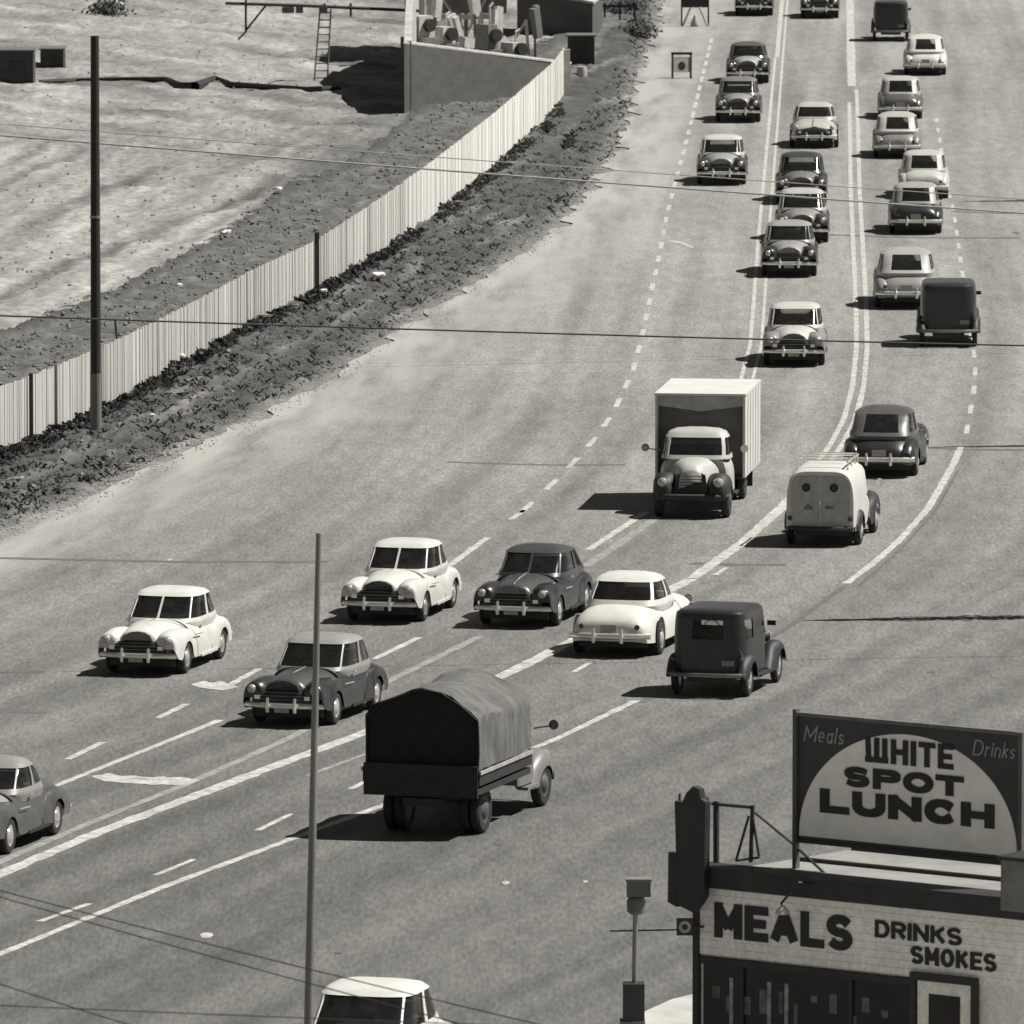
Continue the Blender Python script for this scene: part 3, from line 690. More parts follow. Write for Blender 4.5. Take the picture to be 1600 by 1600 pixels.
        b = MB(); halfloft(b, spl([(-2.32,.78,.42,1.80),(-2.25,.84,.40,1.88),(-1.5,.86,.38,1.95),(-.4,.86,.38,1.95),(.1,.84,.38,1.92),(.25,.80,.38,1.86)], 3), n=5, k=22); b.build('body', pm, root, True, sharp=50)
        b = MB(); halfloft(b, spl([(.85,.80,.42,1.10),(1.2,.60,.42,1.10),(1.7,.46,.42,1.06),(2.1,.36,.45,.96),(2.25,.26,.5,.84)], 3), n=3, k=16); b.build('hood', pm, root, True, sharp=50)
        b = MB(); halfloft(b, spl([(.1,.82,.40,1.15),(.9,.80,.40,1.12)], 3), n=5, k=16); b.build('cowl', pm, root, True, sharp=50)
        MB().box((0, 0, .34), (4.2, 1.3, .14)).build('chassis', BLACK, root)
        lv = [(1.08,.92,-.6,.80),(1.16,.86,-.6,.80),(1.4,.66,-.6,.79),(1.66,.46,-.6,.77),(1.78,.34,-.6,.72),(1.86,.15,-.6,.60),(1.9,0,-.6,.42)]
        greenhouse(root, lv, (1, 3), rm, 5, [('windshield', 322, 398), ('side_window', 48, 80), ('side_window', 280, 312)])
        for s_ in (-1, 1):
            fender(root, [(2.43,.50,.84,.84,.62),(2.38,.42,.89,.92,.52),(2.2,.34,.905,.97,.38),(1.75,.32,.92,.97,.34),(1.3,.36,.92,.90,.32),(.9,.44,.91,.74,.30),(.5,.6,.9,.5,.29)], 0, s_, 1.46, .43, BLACK, 'front_fender')
            fender(root, [(-.9,.76,.93,.5,.35),(-1.1,.74,.95,.74,.36),(-1.45,.7,.96,.86,.36),(-1.8,.7,.95,.78,.38),(-2.05,.72,.9,.55,.42)], 0, s_, -1.45, .42, BLACK, 'rear_fender')
            for x in (1.46, -1.45): wheel(root, x, s_*.82, .36, .18, s_)
            lampset(root, 2.37, s_*.645, .735, .095)
            dd = MB().prism([(-2.325, s_*.03, .55), (-2.325, s_*.70, .55), (-2.325, s_*.70, 1.62), (-2.325, s_*.6, 1.72), (-2.325, s_*.03, 1.74)], (-.02, 0, 0)).build('rear_door', mat('grey_door_paint', .46, .5, 0, .2, 4), root)
            g = MB().lathe([(.115, 0), (.13, -.015), (.115, -.02)], (-2.345, s_*.34, 1.46), 'x', 18); g.build('window_rim', pm, dd, True)
            MB().lathe([(.115, -.008), (.004, -.01)], (-2.345, s_*.34, 1.46), 'x', 18).build('rear_window', BLACK, dd, True)
            MB().lathe([(.06, 0), (.05, -.03), (.005, -.045)], (-2.34, s_*.74, .70), 'x', 12).build('tail_light', TAIL, root, True)
            MB().tube([(-2.0, s_*.62, 2.07), (.1, s_*.62, 2.05)], .025, 6).build('rack_rail', CHROME, root)
            MB().tube([(.72, s_*.74, 1.28), (.72, s_*1.02, 1.33)], .015, 6).build('mirror_arm', CHROME, root)
            MB().lathe([(.09, 0), (.09, -.03), (.01, -.035)], (.72, s_*1.08, 1.33), 'x', 14).build('mirror', CHROME, root, True)
        for x in (-1.9, -1.2, -.5, 0): MB().tube([(x, -.62, 1.86), (x, -.62, 2.09), (x, .62, 2.09), (x, .62, 1.86)], .022, 6).build('rack_bar', CHROME, root)
        DL = mat('faded_door_lettering', .20, .7, 0, .5, 18)
        MB().prism([(-2.347, .42, .92), (-2.347, .16, .92), (-2.347, .19, .98), (-2.347, .29, 1.08), (-2.347, .39, .98)], (-.003, 0, 0)).build('painted_mark', DL, root)
        MB().prism([(-2.347, -.12, .94), (-2.347, -.34, .94), (-2.347, -.34, 1.02), (-2.347, -.12, 1.02)], (-.003, 0, 0)).build('painted_mark', DL, root)
        MB().box((-2.35, 0, 1.10), (.03, .04, .10)).build('door_handle', CHROME, root)
        bumper(root, 2.50, .88, .45, 1, 'front_bumper', False); bumper(root, -2.46, .86, .46, -1, 'rear_bumper', False, BLACK)
    return root
def truck_front(root, x0, pm, dark=BLACK, xs=1.0):
    """cab with hood: bumper face at x0, cab back wall near x0-2.25"""
    b = MB(); halfloft(b, [(x0-.98+(s[0]), s[1], s[2], s[3]) for s in spl([(-.25,.70,.6,1.46),(0,.62,.6,1.45),(.35,.50,.58,1.42),(.65,.40,.58,1.34),(.8,.30,.6,1.2)], 3)], n=2.8, k=16); b.build('hood', pm, root, True, sharp=60)
    b = MB(); halfloft(b, spl([(x0-2.35,.86,.6,1.46),(x0-2.2,.9,.58,1.47),(x0-1.4,.9,.58,1.47),(x0-1.18,.80,.58,1.46)], 3), n=4.5, k=16); b.build('cab', pm, root, True, sharp=50)
    a = x0-1.3
    lv = [(1.40,a+.18,a-1.05,.88),(1.50,a+.12,a-1.05,.86),(1.70,a,a-1.05,.84),(1.92,a-.14,a-1.02,.80),(2.04,a-.25,a-.98,.72),(2.11,a-.38,a-.88,.55),(2.14,a-.5,a-.75,.25)]
    greenhouse(root, lv, (1, 3), pm, 4.2, [('windshield', 322, 398), ('side_window', 52, 118), ('side_window', 242, 308), ('rear_window', 160, 200)])
    for s_ in (-1, 1):
        fender(root, [(x0-.08,.52,.84,.84,.55),(x0-.2,.42,.94,1.02,.5),(x0-.5,.36,.98,1.12,.46),(x0-.85,.36,.98,1.08,.44),(x0-1.2,.44,.96,.9,.44),(x0-1.55,.6,.94,.62,.42)], 0, s_, x0-.72, .50, dark, 'front_fender')
        wheel(root, x0-.72, s_*.84, .44, .2, s_)
        lampset(root, x0-.06, s_*.70, .92, .10)
        MB().box((x0-1.75, s_*.92, .52), (.8, .2, .06)).build('running_board', dark, root)
        MB().tube([(x0-1.25, s_*.86, 1.6), (x0-1.2, s_*1.2, 1.66)], .015, 6).build('mirror_arm', BLACK, root)
        MB().lathe([(.01, .03), (.10, .02), (.10, 0), (.01, -.005)], (x0-1.2, s_*1.25, 1.68), 'x', 14).build('mirror', CHROME if s_ > 0 else GRILLE, root, True)
    g = MB().prism([(x0-.14, -.44, .55), (x0-.14, .44, .55), (x0-.2, .36, 1.1), (x0-.3, .0, 1.24), (x0-.2, -.36, 1.1)], (-.06, 0, 0)).build('grille', BLACK, root)
    b = MB()
    for k in range(7): b.box((x0-.135-k*.008, 0, .62+k*.075), (.02, .8-.05*k, .018))
    b.build('grille_bars', mat('dark_bar', .05, .6), g)
    bumper(root, x0, .95, .55, 1, 'front_bumper', False, BLACK, .18)
def box_truck(u, v):
    P = G(u, v); h = heading(P)+R(1.5); d = Vector((math.cos(h), math.sin(h), 0)); LL = 6.6
    root = thing('box_truck', 'white box truck with pale hood and dark fenders coming towards the camera', 'truck', P-d*LL/2, h)
    pw_ = paint(.62); truck_front(root, LL/2, paint(.55), BLACK)
    bw = mat('white_box_paint', .72, .6, 0, .08, 1.5); MB().box((0-.55, 0, .62), (5.2, .8, .16)).build('chassis', BLACK, root)
    X1, X0 = .82, -3.2; W2 = 1.14
    b = MB()
    for s_ in (-1, 1): b.box(((X1+X0)/2, s_*(W2-.03), 1.84), (X1-X0, .06, 2.06))
    b.box((X0+.03, 0, 1.84), (.06, 2*W2-.125, 2.06)); b.build('box_wall', bw, root)
    for s_ in (-1, 1):
        for k in range(1, 6): MB().box((X0+(X1-X0)*k/6, s_*(W2+.004), 1.84), (.03, .012, 2.0)).build('panel_seam', mat('seam_strip', .38, .6), root)
    MB().box(((X1+X0)/2, 0, 2.90), (X1-X0+.04, 2*W2+.03, .06)).build('box_roof', bw, root)
    MB().box(((X1+X0)/2, 0, .80), (X1-X0-.1, 2*W2-.14, .06)).build('box_floor', BLACK, root)
    MB().box((X1-.32, 0, 1.84), (.05, 2*W2-.13, 2.04)).build('bulkhead', mat('shaded_bulkhead_paint', .16, .7), root)
    hd = MB().prism([(X1+.01, -W2+.06, 2.86), (X1+.01, W2-.06, 2.86), (X1+.01, W2-.06, 2.62), (X1+.01, 0, 2.48), (X1+.01, -W2+.06, 2.62)], (-.05, 0, 0)).build('header_board', mat('grey_header_paint', .40, .7), root)
    for s_ in (-1, 1):
        for yy in (.80, .58): wheel(root, -1.9, s_*yy, .44, .18, s_)
        MB().box((-2.6, s_*.75, .5), (.04, .5, .5)).build('mud_flap', BLACK, root)
    return root
box_truck(1078, 812)
def canvas_truck(u, v):
    P = G(u, v); h = heading(P)+math.pi; d = Vector((math.cos(h), math.sin(h), 0)); LL = 5.85
    root = thing('canvas_truck', 'dark flatbed truck with arched canvas tarpaulin driving away behind the slim pole', 'truck', P+d*LL/2, h)
    pm = paint(.21); truck_front(root, LL/2, pm, paint(.22))
    TP_ = mat('grey_canvas', .145, .95, 0, .38, 1.8, stretch=(1.8, 1, .6), bump=.8); DK = mat('dark_planks', .028, .8, 0, .4, 2, stretch=(1, 1, 6))
    X0, X1, W2 = -2.88, .52, 1.15
    MB().box(((X0+X1)/2, 0, .93), (X1-X0, 2*W2, .12)).build('bed', DK, root); MB().box((0, 0, .68), (5.6, .8, .16)).build('chassis', BLACK, root)
    for s_ in (-1, 1):
        MB().box(((X0+X1)/2, s_*(W2+.01), 1.16), (X1-X0, .04, .22)).build('side_board', DK, root)
        MB().box(((X0+X1)/2, s_*(W2+.045), 1.30), (X1-X0+.02, .03, .07)).build('side_rail', mat('pale_rail', .45, .7), root)
        for yy in (.88, .66): wheel(root, -1.85, s_*yy, .46, .19, s_)
    MB().box((X0-.02, 0, 1.12), (.05, 2*W2, .62)).build('tailgate', DK, root)
    rows = []
    NS = 27
    for i in range(NS):
        x = X0+.05+(X1-X0-.1)*i/(NS-1); hoop = abs(math.sin(math.pi*4*i/(NS-1))); row = []
        rib = .03*hoop
        for k in range(25):
            t = k/24; 
            if t < .26: yy, zz = -W2+.02*t, 1.34+(2.38-1.34)*t/.26
            elif t > .74: yy, zz = W2, 1.34+(2.38-1.34)*(1-t)/.26
            else:
                a = (t-.26)/.48; yy = -W2+2*W2*a; zz = 2.36+.54*(.8*math.sin(math.pi*a)**.75+.2*(1-abs(2*a-1)))-.05*math.sin(math.pi*i/(NS-1))
            w = 1-rib*.5/W2*(1.0 if t < .26 or t > .74 else .2)
            wob = .085*noise.noise(Vector((x*1.5, yy*1.8, zz*1.5)))+.03*noise.noise(Vector((x*4, yy*3, zz*3)))
            row.append((x, yy*w+.5*wob*(1 if yy > 0 else -1), zz-rib*(1.0 if .26 <= t <= .74 else 0)+wob))
        rows.append(row)
    b = MB(); b.quad_grid(rows); tp = b.build('tarpaulin', TP_, root, True, sharp=50)
    b = MB(); b.cap([(X1-.05, p[1], p[2]) for p in rows[-1]]); b.build('front_curtain', TP_, root)
    # rear curtain, drawn open a little and recessed
    b = MB(); rr = []
    pr = rows[0]
    b.cap([(X0+.10, p[1]*.99, p[2]-.01) for p in pr]); b.build('rear_curtain', mat('dark_canvas', .018, .95, 0, .4, 3), root)
    for i in (0, 9, 18, 26): MB().tube([(rows[i][0][0], p[1]*.985, p[2]-.025) for p in rows[i][::2]], .02, 6).build('hoop', BLACK, root)
    return root
canvas_truck(657, 1310)
# -------- individual cars
ON, AW = 'oncoming cars in the left lanes', 'cars driving away in the right lanes'
C = make_car
C('white sedan nearest the left edge of the open road, alone ahead of the others', 'car', 222, 1056, tone=.72, grp=ON, yaw=1)
C('white sedan with dark grille coming on just left of a dark fastback', 'car', 600, 974, tone=.68, kind='sedan', grp=ON)
C('dark shiny sedan coming on beside the white rounded sedan', 'car', 809, 981, tone=.035, roof=.09, hood=.10, kind='fastback', grp=ON, sy=1.02)
C('dark sedan passing behind the slim foreground pole', 'car', 450, 1136, tone=.04, roof=.32, hood=.10, grp=ON)
C('grey two-door car cut off by the left edge of the photo', 'car', -70, 1340, tone=.13, kind='coupe', grp=ON, hood=.3, roof=.3)
C('white long-roofed car cut off by the bottom edge of the photo', 'car', 512, 1752, tone=.75, grp=None, yaw=3, sc=1.09)
C('white rounded sedan driving away between the dark sedan and old boxy car', 'car', 960, 1027, True, .74, kind='wide', grp=AW, sc=1.05)
C('old black boxy car driving away behind the white rounded sedan', 'car', 1110, 1090, True, .035, kind='old', grp=AW, sc=1.04, L=3.9, sx=.84)
C('white panel van with ladder rack and two small round rear windows', 'van', 1291, 852, True, .70, kind='panel', name='panel_van', sc=1.0)
C('dark glossy sedan driving away beyond the white panel van', 'car', 1384, 744, True, .035, roof=.14, kind='fastback', grp=AW, sc=1.05)
C('black boxy old car overlapping the pale grey sloping-backed car', 'car', 1482, 540, True, .022, roof=.04, kind='oldpanel', grp=AW, sc=1.06, L=4.6)
C('pale grey sloping-backed car driving away half hidden by the black boxy one', 'car', 1416, 480, True, .30, kind='fastback', roof=.42, grp=AW, sc=1.09)
C('dark sedan driving away with pale number plate, right behind a pale sedan', 'car', 1431, 363, True, .035, roof=.4, kind='sedan', grp=AW)
C('pale sedan driving away directly ahead of the dark one with plate', 'car', 1444, 308, True, .55, kind='sedan', grp=AW, sc=.98)
C('rounded grey fastback driving away close behind a pale roofed sedan', 'car', 1402, 244, True, .22, roof=.5, kind='fastback', grp=AW)
C('grey sedan driving away just ahead of the rounded fastback', 'car', 1407, 183, True, .16, roof=.5, kind='sedan', grp=AW, sc=.98)
C('white sedan driving away beside the far black boxy car', 'car', 1446, 114, True, .66, kind='fastback', grp=AW)
C('small black boxy car farthest away in the right lanes', 'car', 1392, 61, True, .03, kind='oldpanel', grp=AW, sc=1.0, L=4.6)
C('pale sedan coming on alone ahead of the box truck', 'car', 1240, 570, tone=.28, roof=.6, grp=ON, hood=.6)
C('dark sedan with pale hood leading the oncoming queue', 'car', 1233, 430, tone=.03, roof=.35, grp=ON, hood=.35, kind='fastback')
C('grey sedan second in the tight oncoming queue', 'car', 1253, 377, tone=.09, roof=.5, grp=ON, hood=.3)
C('dark sedan third in the tight oncoming queue', 'car', 1252, 316, tone=.035, grp=ON, roof=.08, hood=.2)
C('sedan with bright hood at the back of the near oncoming queue', 'car', 1272, 228, tone=.09, roof=.5, grp=ON, hood=.5, kind='wide')
C('white roofed dark sedan alone in the outer oncoming lane', 'car', 1127, 286, tone=.05, roof=.6, grp=ON, hood=.35)
C('grey sedan in the outer lane behind the white roofed one', 'car', 1153, 188, tone=.045, roof=.2, grp=ON, hood=.3)
C('dark sedan with light hood close to the small sandwich board', 'car', 1168, 127, tone=.045, roof=.15, grp=ON, hood=.4, kind='fastback')
C('dark car coming on at the top edge, left of its neighbour', 'car', 1178, 21, tone=.08, grp=ON, roof=.1)
C('black car coming on at the top edge next to the centre line', 'car', 1281, 25, tone=.04, grp=ON, roof=.1)
# ================================================================== barricade boards
def sandwich(u, v, label, wd, hh, top, dotm):
    p = G(u, v); t = thing('sandwich_board', label, 'sign', p, 0)
    for s_ in (-1, 1):
        for q in (-1, 1): MB().tube([(q*wd/2, -s_*.35, 0), (q*wd/2, 0, hh)], .06, 4).build('leg', BLACK, t)
    MB().box((0, 0, hh), (wd+.12, .12, .10)).build('top_bar', BLACK, t)
    rot = Matrix.Rotation(-.32*1.0, 3, 'X')
    MB().box((0, -.16, hh*.55), (wd*.92, .03, hh*.62), rot=rot).build('board', mat('pale_board', .5, .7), t)
    if dotm:
        b = MB(); 
        ring = [rot @ Vector((.17*math.cos(a), 0, .20*math.sin(a))) + Vector((0, -.185, hh*.5)) for a in [k*math.pi/4+.39 for k in range(8)]]
        b.prism(ring, rot @ Vector((0, -.01, 0))); b.build('painted_dot', BLACK, t)
    return t
sandwich(1065, 122, 'small sandwich board with a dark dot standing on the road edge', .78, 1.05, 0, True)
p = G(1086, 41); t = thing('barricade', 'dark barricade board on splayed pale legs at the top of the road', 'sign', p)
MB().box((0, 0, 1.25), (1.2, .06, .75)).build('board', BLACK, t)
for q in (-1, 1): MB().tube([(q*.2, -.1, .9), (q*.58, -.2, 0)], .05, 6).build('leg', mat('pale_board'), t)
for q in (-1, 1): MB().tube([(q*.62, .1, 1.6), (q*.62, .1, 0)], .04, 6).build('post', BLACK, t)
MB().lathe([(.01, 0), (.2, 0), (.22, .08), (.05, .5), (.01, .52)], (0, -.2, 0.02), 'z', 12).build('lantern', mat('pale_board'), t, True)
# ================================================================== works area top left
CON = mat('board_marked_concrete', .105, .85, 0, .25, .9, stretch=(1, 1, 2.5)); COP = mat('pale_coping', .55, .8)
A, B = G(632, 186), G(890, 148)
t = thing('concrete_wall', 'sloping grey concrete wing wall beyond the end of the board fence', 'wall', A)
e = B-A
MB().prism([(0, 0, -.5), (e.x, e.y, -.5), (e.x, e.y, 1.25), (0, 0, 3.02)], (0.05, .45, 0)).build('wall_slab', CON, t)
MB().prism([(0-.03, -.03, 3.025), (e.x+.03, e.y-.03, 1.255), (e.x+.03, e.y-.03, 1.33), (-.03, -.03, 3.10)], (0.05, .52, 0)).build('coping', COP, t)
MB().prism([(-.02, .5, -.3), (-.02, 38, -.3), (-.02, 38, 2.4), (-.02, 30, 4.4), (-.02, 19, 5.9), (-.02, 7, 4.2), (-.02, .5, 3.1)], (.30, 0, 0)).build('return_wall', mat('light_concrete', .5, .85, 0, .3, 1.5), t)
# block beyond
A = G(808, 78); A.y += 6
t = thing('concrete_block', 'grey concrete block with pale top edge standing behind the wing wall', 'building', A)
MB().prism([(0, 0, 0), (3.4, -1.0, 0), (3.4, -1.0, 1.75), (0, 0, 2.35)], (.5, 6, 0)).build('block', CON, t)
MB().prism([(-.05, -.05, 2.355), (3.45, -1.05, 1.755), (3.45, -1.05, 1.87), (-.05, -.05, 2.46)], (.5, 6.1, 0)).build('coping', COP, t)
A = G(908, 112); t = thing('tool_shed', 'small dark shed at the far end of the board fence', 'shed', A)
MB().box((0, .8, .75), (1.15, 1.6, 1.5)).build('wall', mat('dark_shed_boards', .06, .8, 0, .4, 3), t); MB().box((0, .8, 1.54), (1.3, 1.8, .07)).build('roof', mat('dull_roof', .14, .8), t)
MB().box((.1, -.012, .7), (.5, .02, 1.1)).build('door', BLACK, t)
A = G(909, 127); b = MB(); b.lathe([(.01, 0), (.2, 0), (.23, .3), (.2, .62), (.01, .62)], A, 'z', 14); tag(b.build('barrel', COP, smooth=True), 'small white barrel in front of the dark shed', 'barrel')
# tower / hopper whose foot stands behind the wall
A = G(700, 118); A.y += 4
t = thing('hopper_tower', 'tall pale timber tower behind the wing wall, cut off by the top edge', 'tower', A)
LW = mat('pale_timber', .60, .8, 0, .2, 3); MW = mat('grey_timber', .2, .8, 0, .3, 3)
for x in (-1.55, -.55, .75, 1.9):
    for y in (0, 3): MB().box((x, y, 4.5), (.16, .16, 9)).build('post', LW if (x < 0 or y) else MW, t)
for zz in (2.3, 3.4, 5.0, 7.0):
    MB().box((.18, -.1, zz), (3.7, .08, .22)).build('beam', LW, t)
for x0, z0, x1, z1 in ((-1.5, 1.6, -.5, 3.4), (-.5, 3.4, .7, 1.7), (.8, 1.6, 1.9, 3.6), (-1.6, 5, .7, 3.4), (1.0, 2.0, 1.3, 3.6)):
    MB().tube([(x0, -.14, z0), (x1, -.14, z1)], .06, 6).build('brace', LW, t)
MB().box((.3, 4.2, 4.0), (4.4, 3.6, 3.4), taper=1.05).build('hopper', mat('grey_timber'), t)
MB().box((-1.2, 1.5, 2.9), (.9, .1, 1.6)).build('panel', COP, t); MB().box((.2, 1.5, 2.4), (.7, .1, 1.2)).build('panel', MW, t)
MB().box((-1.35, 7.2, 2.8), (1.0, 7.0, 5.6)).build('bin', mat('pale_bin_boards', .42, .8, 0, .4, 2.5), t)
# machinery on the deck
rn = random.Random(21)
for i, (u, v, w, h, lab) in enumerate([(655,92,.9,1.3,'pale boxy machine at the left end above the wing wall'),(690,96,.7,1.0,'squat pale drum machine behind the wing wall near the tower foot'),(760,100,.6,1.5,'upright grey engine casing behind the wing wall'),(800,108,.7,.9,'low pale machine crate behind the wing wall, right of the tower')]):
    p = G(u, v+52-8*i); p.y += 5; z = 2.0-.35*i; t = thing('machine', lab, 'machine', p, R(42))
    MB().box((0, 0, z/2), (w*1.1, 1.4, z)).build('plinth', mat('grey_timber'), t)
    MB().box((0, 0, z+h*.35), (w, .9, h*.7), taper=.85).build('casing', COP if i % 3 != 2 else MW, t)
    MB().lathe([(.01, -.2), (.28, -.2), (.28, 0), (.08, .02)], (0.05, -.45, z+h*.4), 'y', 14).build('flywheel', BLACK, t, True)
    MB().tube([(w*.3, 0, z+h*.6), (w*.3, 0, z+h*1.2), (w*.6, 0, z+h*1.3)], .05, 6).build('pipe', LW, t)
for i, (u0, v0, u1, v1) in enumerate(((805,60,822,32),(700,55,735,62),(742,66,752,20),(655,60,668,10))):
    q = G(700, 130).y+5; a, c = AT(u0, v0, q), AT(u1, v1, q); b = MB(); b.tube([a, c, c+Vector((.1,1.5,-1.5))], .07, 6)
    tag(b.build('timber_strut', LW), ['short pale strut leaning rightmost over the machinery near the concrete block','nearly level pale strut over the machinery','steep pale strut in the middle of the machinery','steep pale strut leftmost over the boxy machine'][i], 'timber', 'pale struts over the machinery')
for i, (u, v, w, h, dv, a, m_, lab) in enumerate([(664,60,1.0,.5,4,.3,'COP','white tarpaulin bundle lying leftmost above the wing wall'),(712,66,.5,1.1,5,-.4,'LW','pale upright plank stack left of the tower braces'),(728,74,.9,.4,4,.2,'COP','flat white sheet pile in front of the tower'),
    (776,70,.35,1.6,5,.1,'LW','tall thin pale post stack right of the tower braces'),(788,84,.8,.5,3,.5,'LW','low pale plank heap near the right machine crate'),(836,60,.3,1.3,6,-.3,'MW','grey upright timber bundle against the concrete block'),(680,30,.5,.9,6,.2,'COP','white box high above the boxy machine'),(742,24,.45,1.2,6,-.2,'LW','pale slatted crate high between the tower posts')]):
    q_ = G(700, 130).y+dv; p = AT(u, v, q_); tt = thing('material_stack', lab, 'stack', p)
    for k in range(4): MB().box((rn.uniform(-.12, .12), k*.28, h*.5+rn.uniform(-.1, .1)), (w*rn.uniform(.5, 1), .2, h), rot=Matrix.Rotation(R(rn.uniform(40, 65)), 3, 'Z') @ Matrix.Rotation(a*rn.uniform(.3, 1.4), 3, 'Y')).build('plank', {'COP': COP, 'LW': LW, 'MW': MW}[m_], tt)
    MB().box((0, .5, -1.0), (.1, .9, 2.0)).build('prop', MW, tt)
# trestle and ladder
y0 = G(500, 140).y
t = thing('trestle', 'long dark trestle beam on braced posts above the pale slope', 'trestle', (0, 0, 0))
MB().tube([AT(352, 5, y0), AT(480, 9, y0), AT(655, 17, y0)], .07, 6).build('beam', BLACK, t)
for u, v0, v1 in ((384,-5,50),(507,5,9),(548,5,26)): MB().tube([AT(u, v0, y0), AT(u, v1, y0)], .05, 5).build('post', BLACK, t)
MB().tube([AT(384, 48, y0), AT(416, 8, y0)], .045, 5).build('brace', BLACK, t); MB().tube([AT(384, 50, y0), AT(372, 62, y0)], .04, 5).build('brace', BLACK, t)
for u, w in ((450,.5),(468,.3),(505,.35)): p = AT(u, 11, y0); MB().box((p.x, p.y, p.z-.12), (w, .3, .25)).build('sack', MW, t)
t = thing('ladder', 'narrow ladder leaning up the pale slope to the trestle beam', 'ladder', (0, 0, 0))
MB().tube([AT(490, 138, y0-.5), AT(500, 14, y0)], .035, 6).build('rail', MW, t); MB().tube([AT(511, 138, y0-.5), AT(517, 14, y0)], .035, 6).build('rail', MW, t)
for k in range(11):
    v = 20+k*11.3; f = (138-v)/124; MB().tube([AT(490+10*f, v, y0-.5+.5*f), AT(511+6*f, v, y0-.5+.5*f)], .03, 6).build('rung', MW, t)
# dark tube added as the shadow line under a ledge on the slope
pts = []
for u, v in [(62,137),(120,135),(200,138),(260,142),(282,150),(305,153),(335,136),(360,146),(420,152),(480,154),(500,155),(530,150)]:
    p = G(u, v); p.z = max(.25, tz(p.x, p.y)+.1); pts.append(p)
b = MB(); b.tube(pts, [.09,.1,.12,.13,.2,.2,.16,.13,.13,.12,.12,.1], 8); tag(b.build('ledge_shadow_tube', BLACK, smooth=True), 'long dark tube added as ledge shadow across the pale slope behind the pole', 'pipe')
# dark sheds at left edge
for (u0, u1, v0, v1, lab) in ((-30, 52, 76, 140, 'dark shed cut off by the left edge on the pale slope'), (63, 99, 74, 120, 'narrow dark hut just left of the tall utility pole')):
    p = G((u0+u1)/2, v1); sc = (v1+856)/H; w = (u1-u0)/sc; h = (v1-v0)/sc*1.0
    t = thing('site_hut', lab, 'hut', p-Vector((0, 0, .1))); MB().box((0, 1, h/2), (w, 2, h)).build('wall', mat('dark_shed_boards'), t); MB().box((0, 1, h+.03), (w+.1, 2.2, .06)).build('roof', mat('dull_roof'), t)
    MB().box((w*.2, -.02, h*.4), (w*.3, .03, h*.7)).build('door', BLACK, t)
    MB().box((w/2+.06, -.05, h*.45), (.09, .09, h)).build('corner_post', COP, t)
def bush(u, v, r, lab, n=500, pale=False):
    p = G(u, v); t = thing('bush', lab, 'bush', p); b = MB(); rn = random.Random(int(u))
    for _ in range(n):
        q = Vector((rn.gauss(0, .45), rn.gauss(0, .45), rn.gauss(.5, .35)))*r
        if q.z < 0: continue
        a = Vector((rn.uniform(-1,1), rn.uniform(-1,1), rn.uniform(-1,1))).normalized()*r*.13; c = a.orthogonal().normalized()*r*.08
        b.cap([q-a, q+c, q+a, q-c])
    b.build('foliage', mat('dark_leaf', .06, .9, 0, .5, 5), t, recalc=False); MB().tube([(0,0,0),(.03,0,r*.5)], [.05,.03], 6).build('stem', BLACK, t)
bush(165, 34, .9, 'dark scrubby bush at the top of the pale slope')
p = G(182, 25); b = MB(); rock(b, (p.x, p.y, .5), .5, random.Random(3)); tag(b.build('boulder', COP), 'white boulder beside the dark bush on the slope', 'boulder')
for i, (u, v) in enumerate(((962,30),(985,22),(1000,60))):
    bush(u, v, .8, ['dark bush nearest the concrete block on the far verge', 'dark bush in the middle of the far verge', 'dark bush closest to the far road edge'][i], 350)
t = thing('rail_fence', 'short dark rail fence on the far verge near the concrete block', 'fence', G(965, 38))
for x in (-.6, .1, .8): MB().box((x, 0, .5), (.09, .09, 1.0)).build('post', BLACK, t)
MB().box((.1, 0, .85), (1.6, .06, .12)).build('rail', BLACK, t)
# ================================================================== lunch counter, bottom right
C0 = G(1088, 1800); TH = R(36)
E = Vector((math.cos(TH), -math.sin(TH), 0)); Nn = Vector((-math.sin(TH), -math.cos(TH), 0)); UPv = Vector((0, 0, 1))
def sz(u, v, off=0.0):
    p = PL(C0+Nn*off, Nn, u, v); return (p-C0).dot(E), p.z
def Wp(s, z, off=0.0): return E*s + Nn*off + Vector((0, 0, z))     # local to building empty at C0
bl = thing('lunch_counter', 'small pale clapboard lunch counter painted MEALS at the bottom right corner', 'building', C0)
CLP = mat('bright_clapboard_paint', .82, .7, 0, .2, 1.5, fine=(12, .12)); DKT = mat('dark_trim', .03, .6, 0, .3, 3); LET = mat('black_sign_paint', .02, .6); ROOF = mat('pale_felt_roof', .30, .9, 0, .2, 1.2)
WIN = mat('shop_window', .02, .1, 0, .4, 2)
def slab(name, s0, s1, z0, z1, o0, o1, m, parent, tilt=0):
    b = MB(); p = [Wp(s0, z0, o0), Wp(s1, z0, o0), Wp(s1, z1, o0), Wp(s0, z1, o0)]
    b.prism(p, Nn*(o1-o0)); return b.build(name, m, parent)
s_l, z_t = sz(1094, 1384); _, z_b = sz(1094, 1490)
zc = sz(1097, 1352)[1]; SR = 9.0; DP = 5.2
slab('wall', 0.02, SR, -.1, z_t-.01, -.25, -.05, CLP, bl)
b = MB()
nb = 9
for k in range(nb):
    z0 = z_b+(z_t-z_b)*k/nb; z1 = z_b+(z_t-z_b)*(k+1)/nb
    b.prism([Wp(s_l, z0, -.045), Wp(SR, z0, -.045), Wp(SR, z1-.004, -.045), Wp(s_l, z1-.004, -.045)], Nn*(.05))
b.build('fascia', CLP, bl)
slab('cornice', -.10, SR, z_t+.002, zc, -.4, .14, DKT, bl)
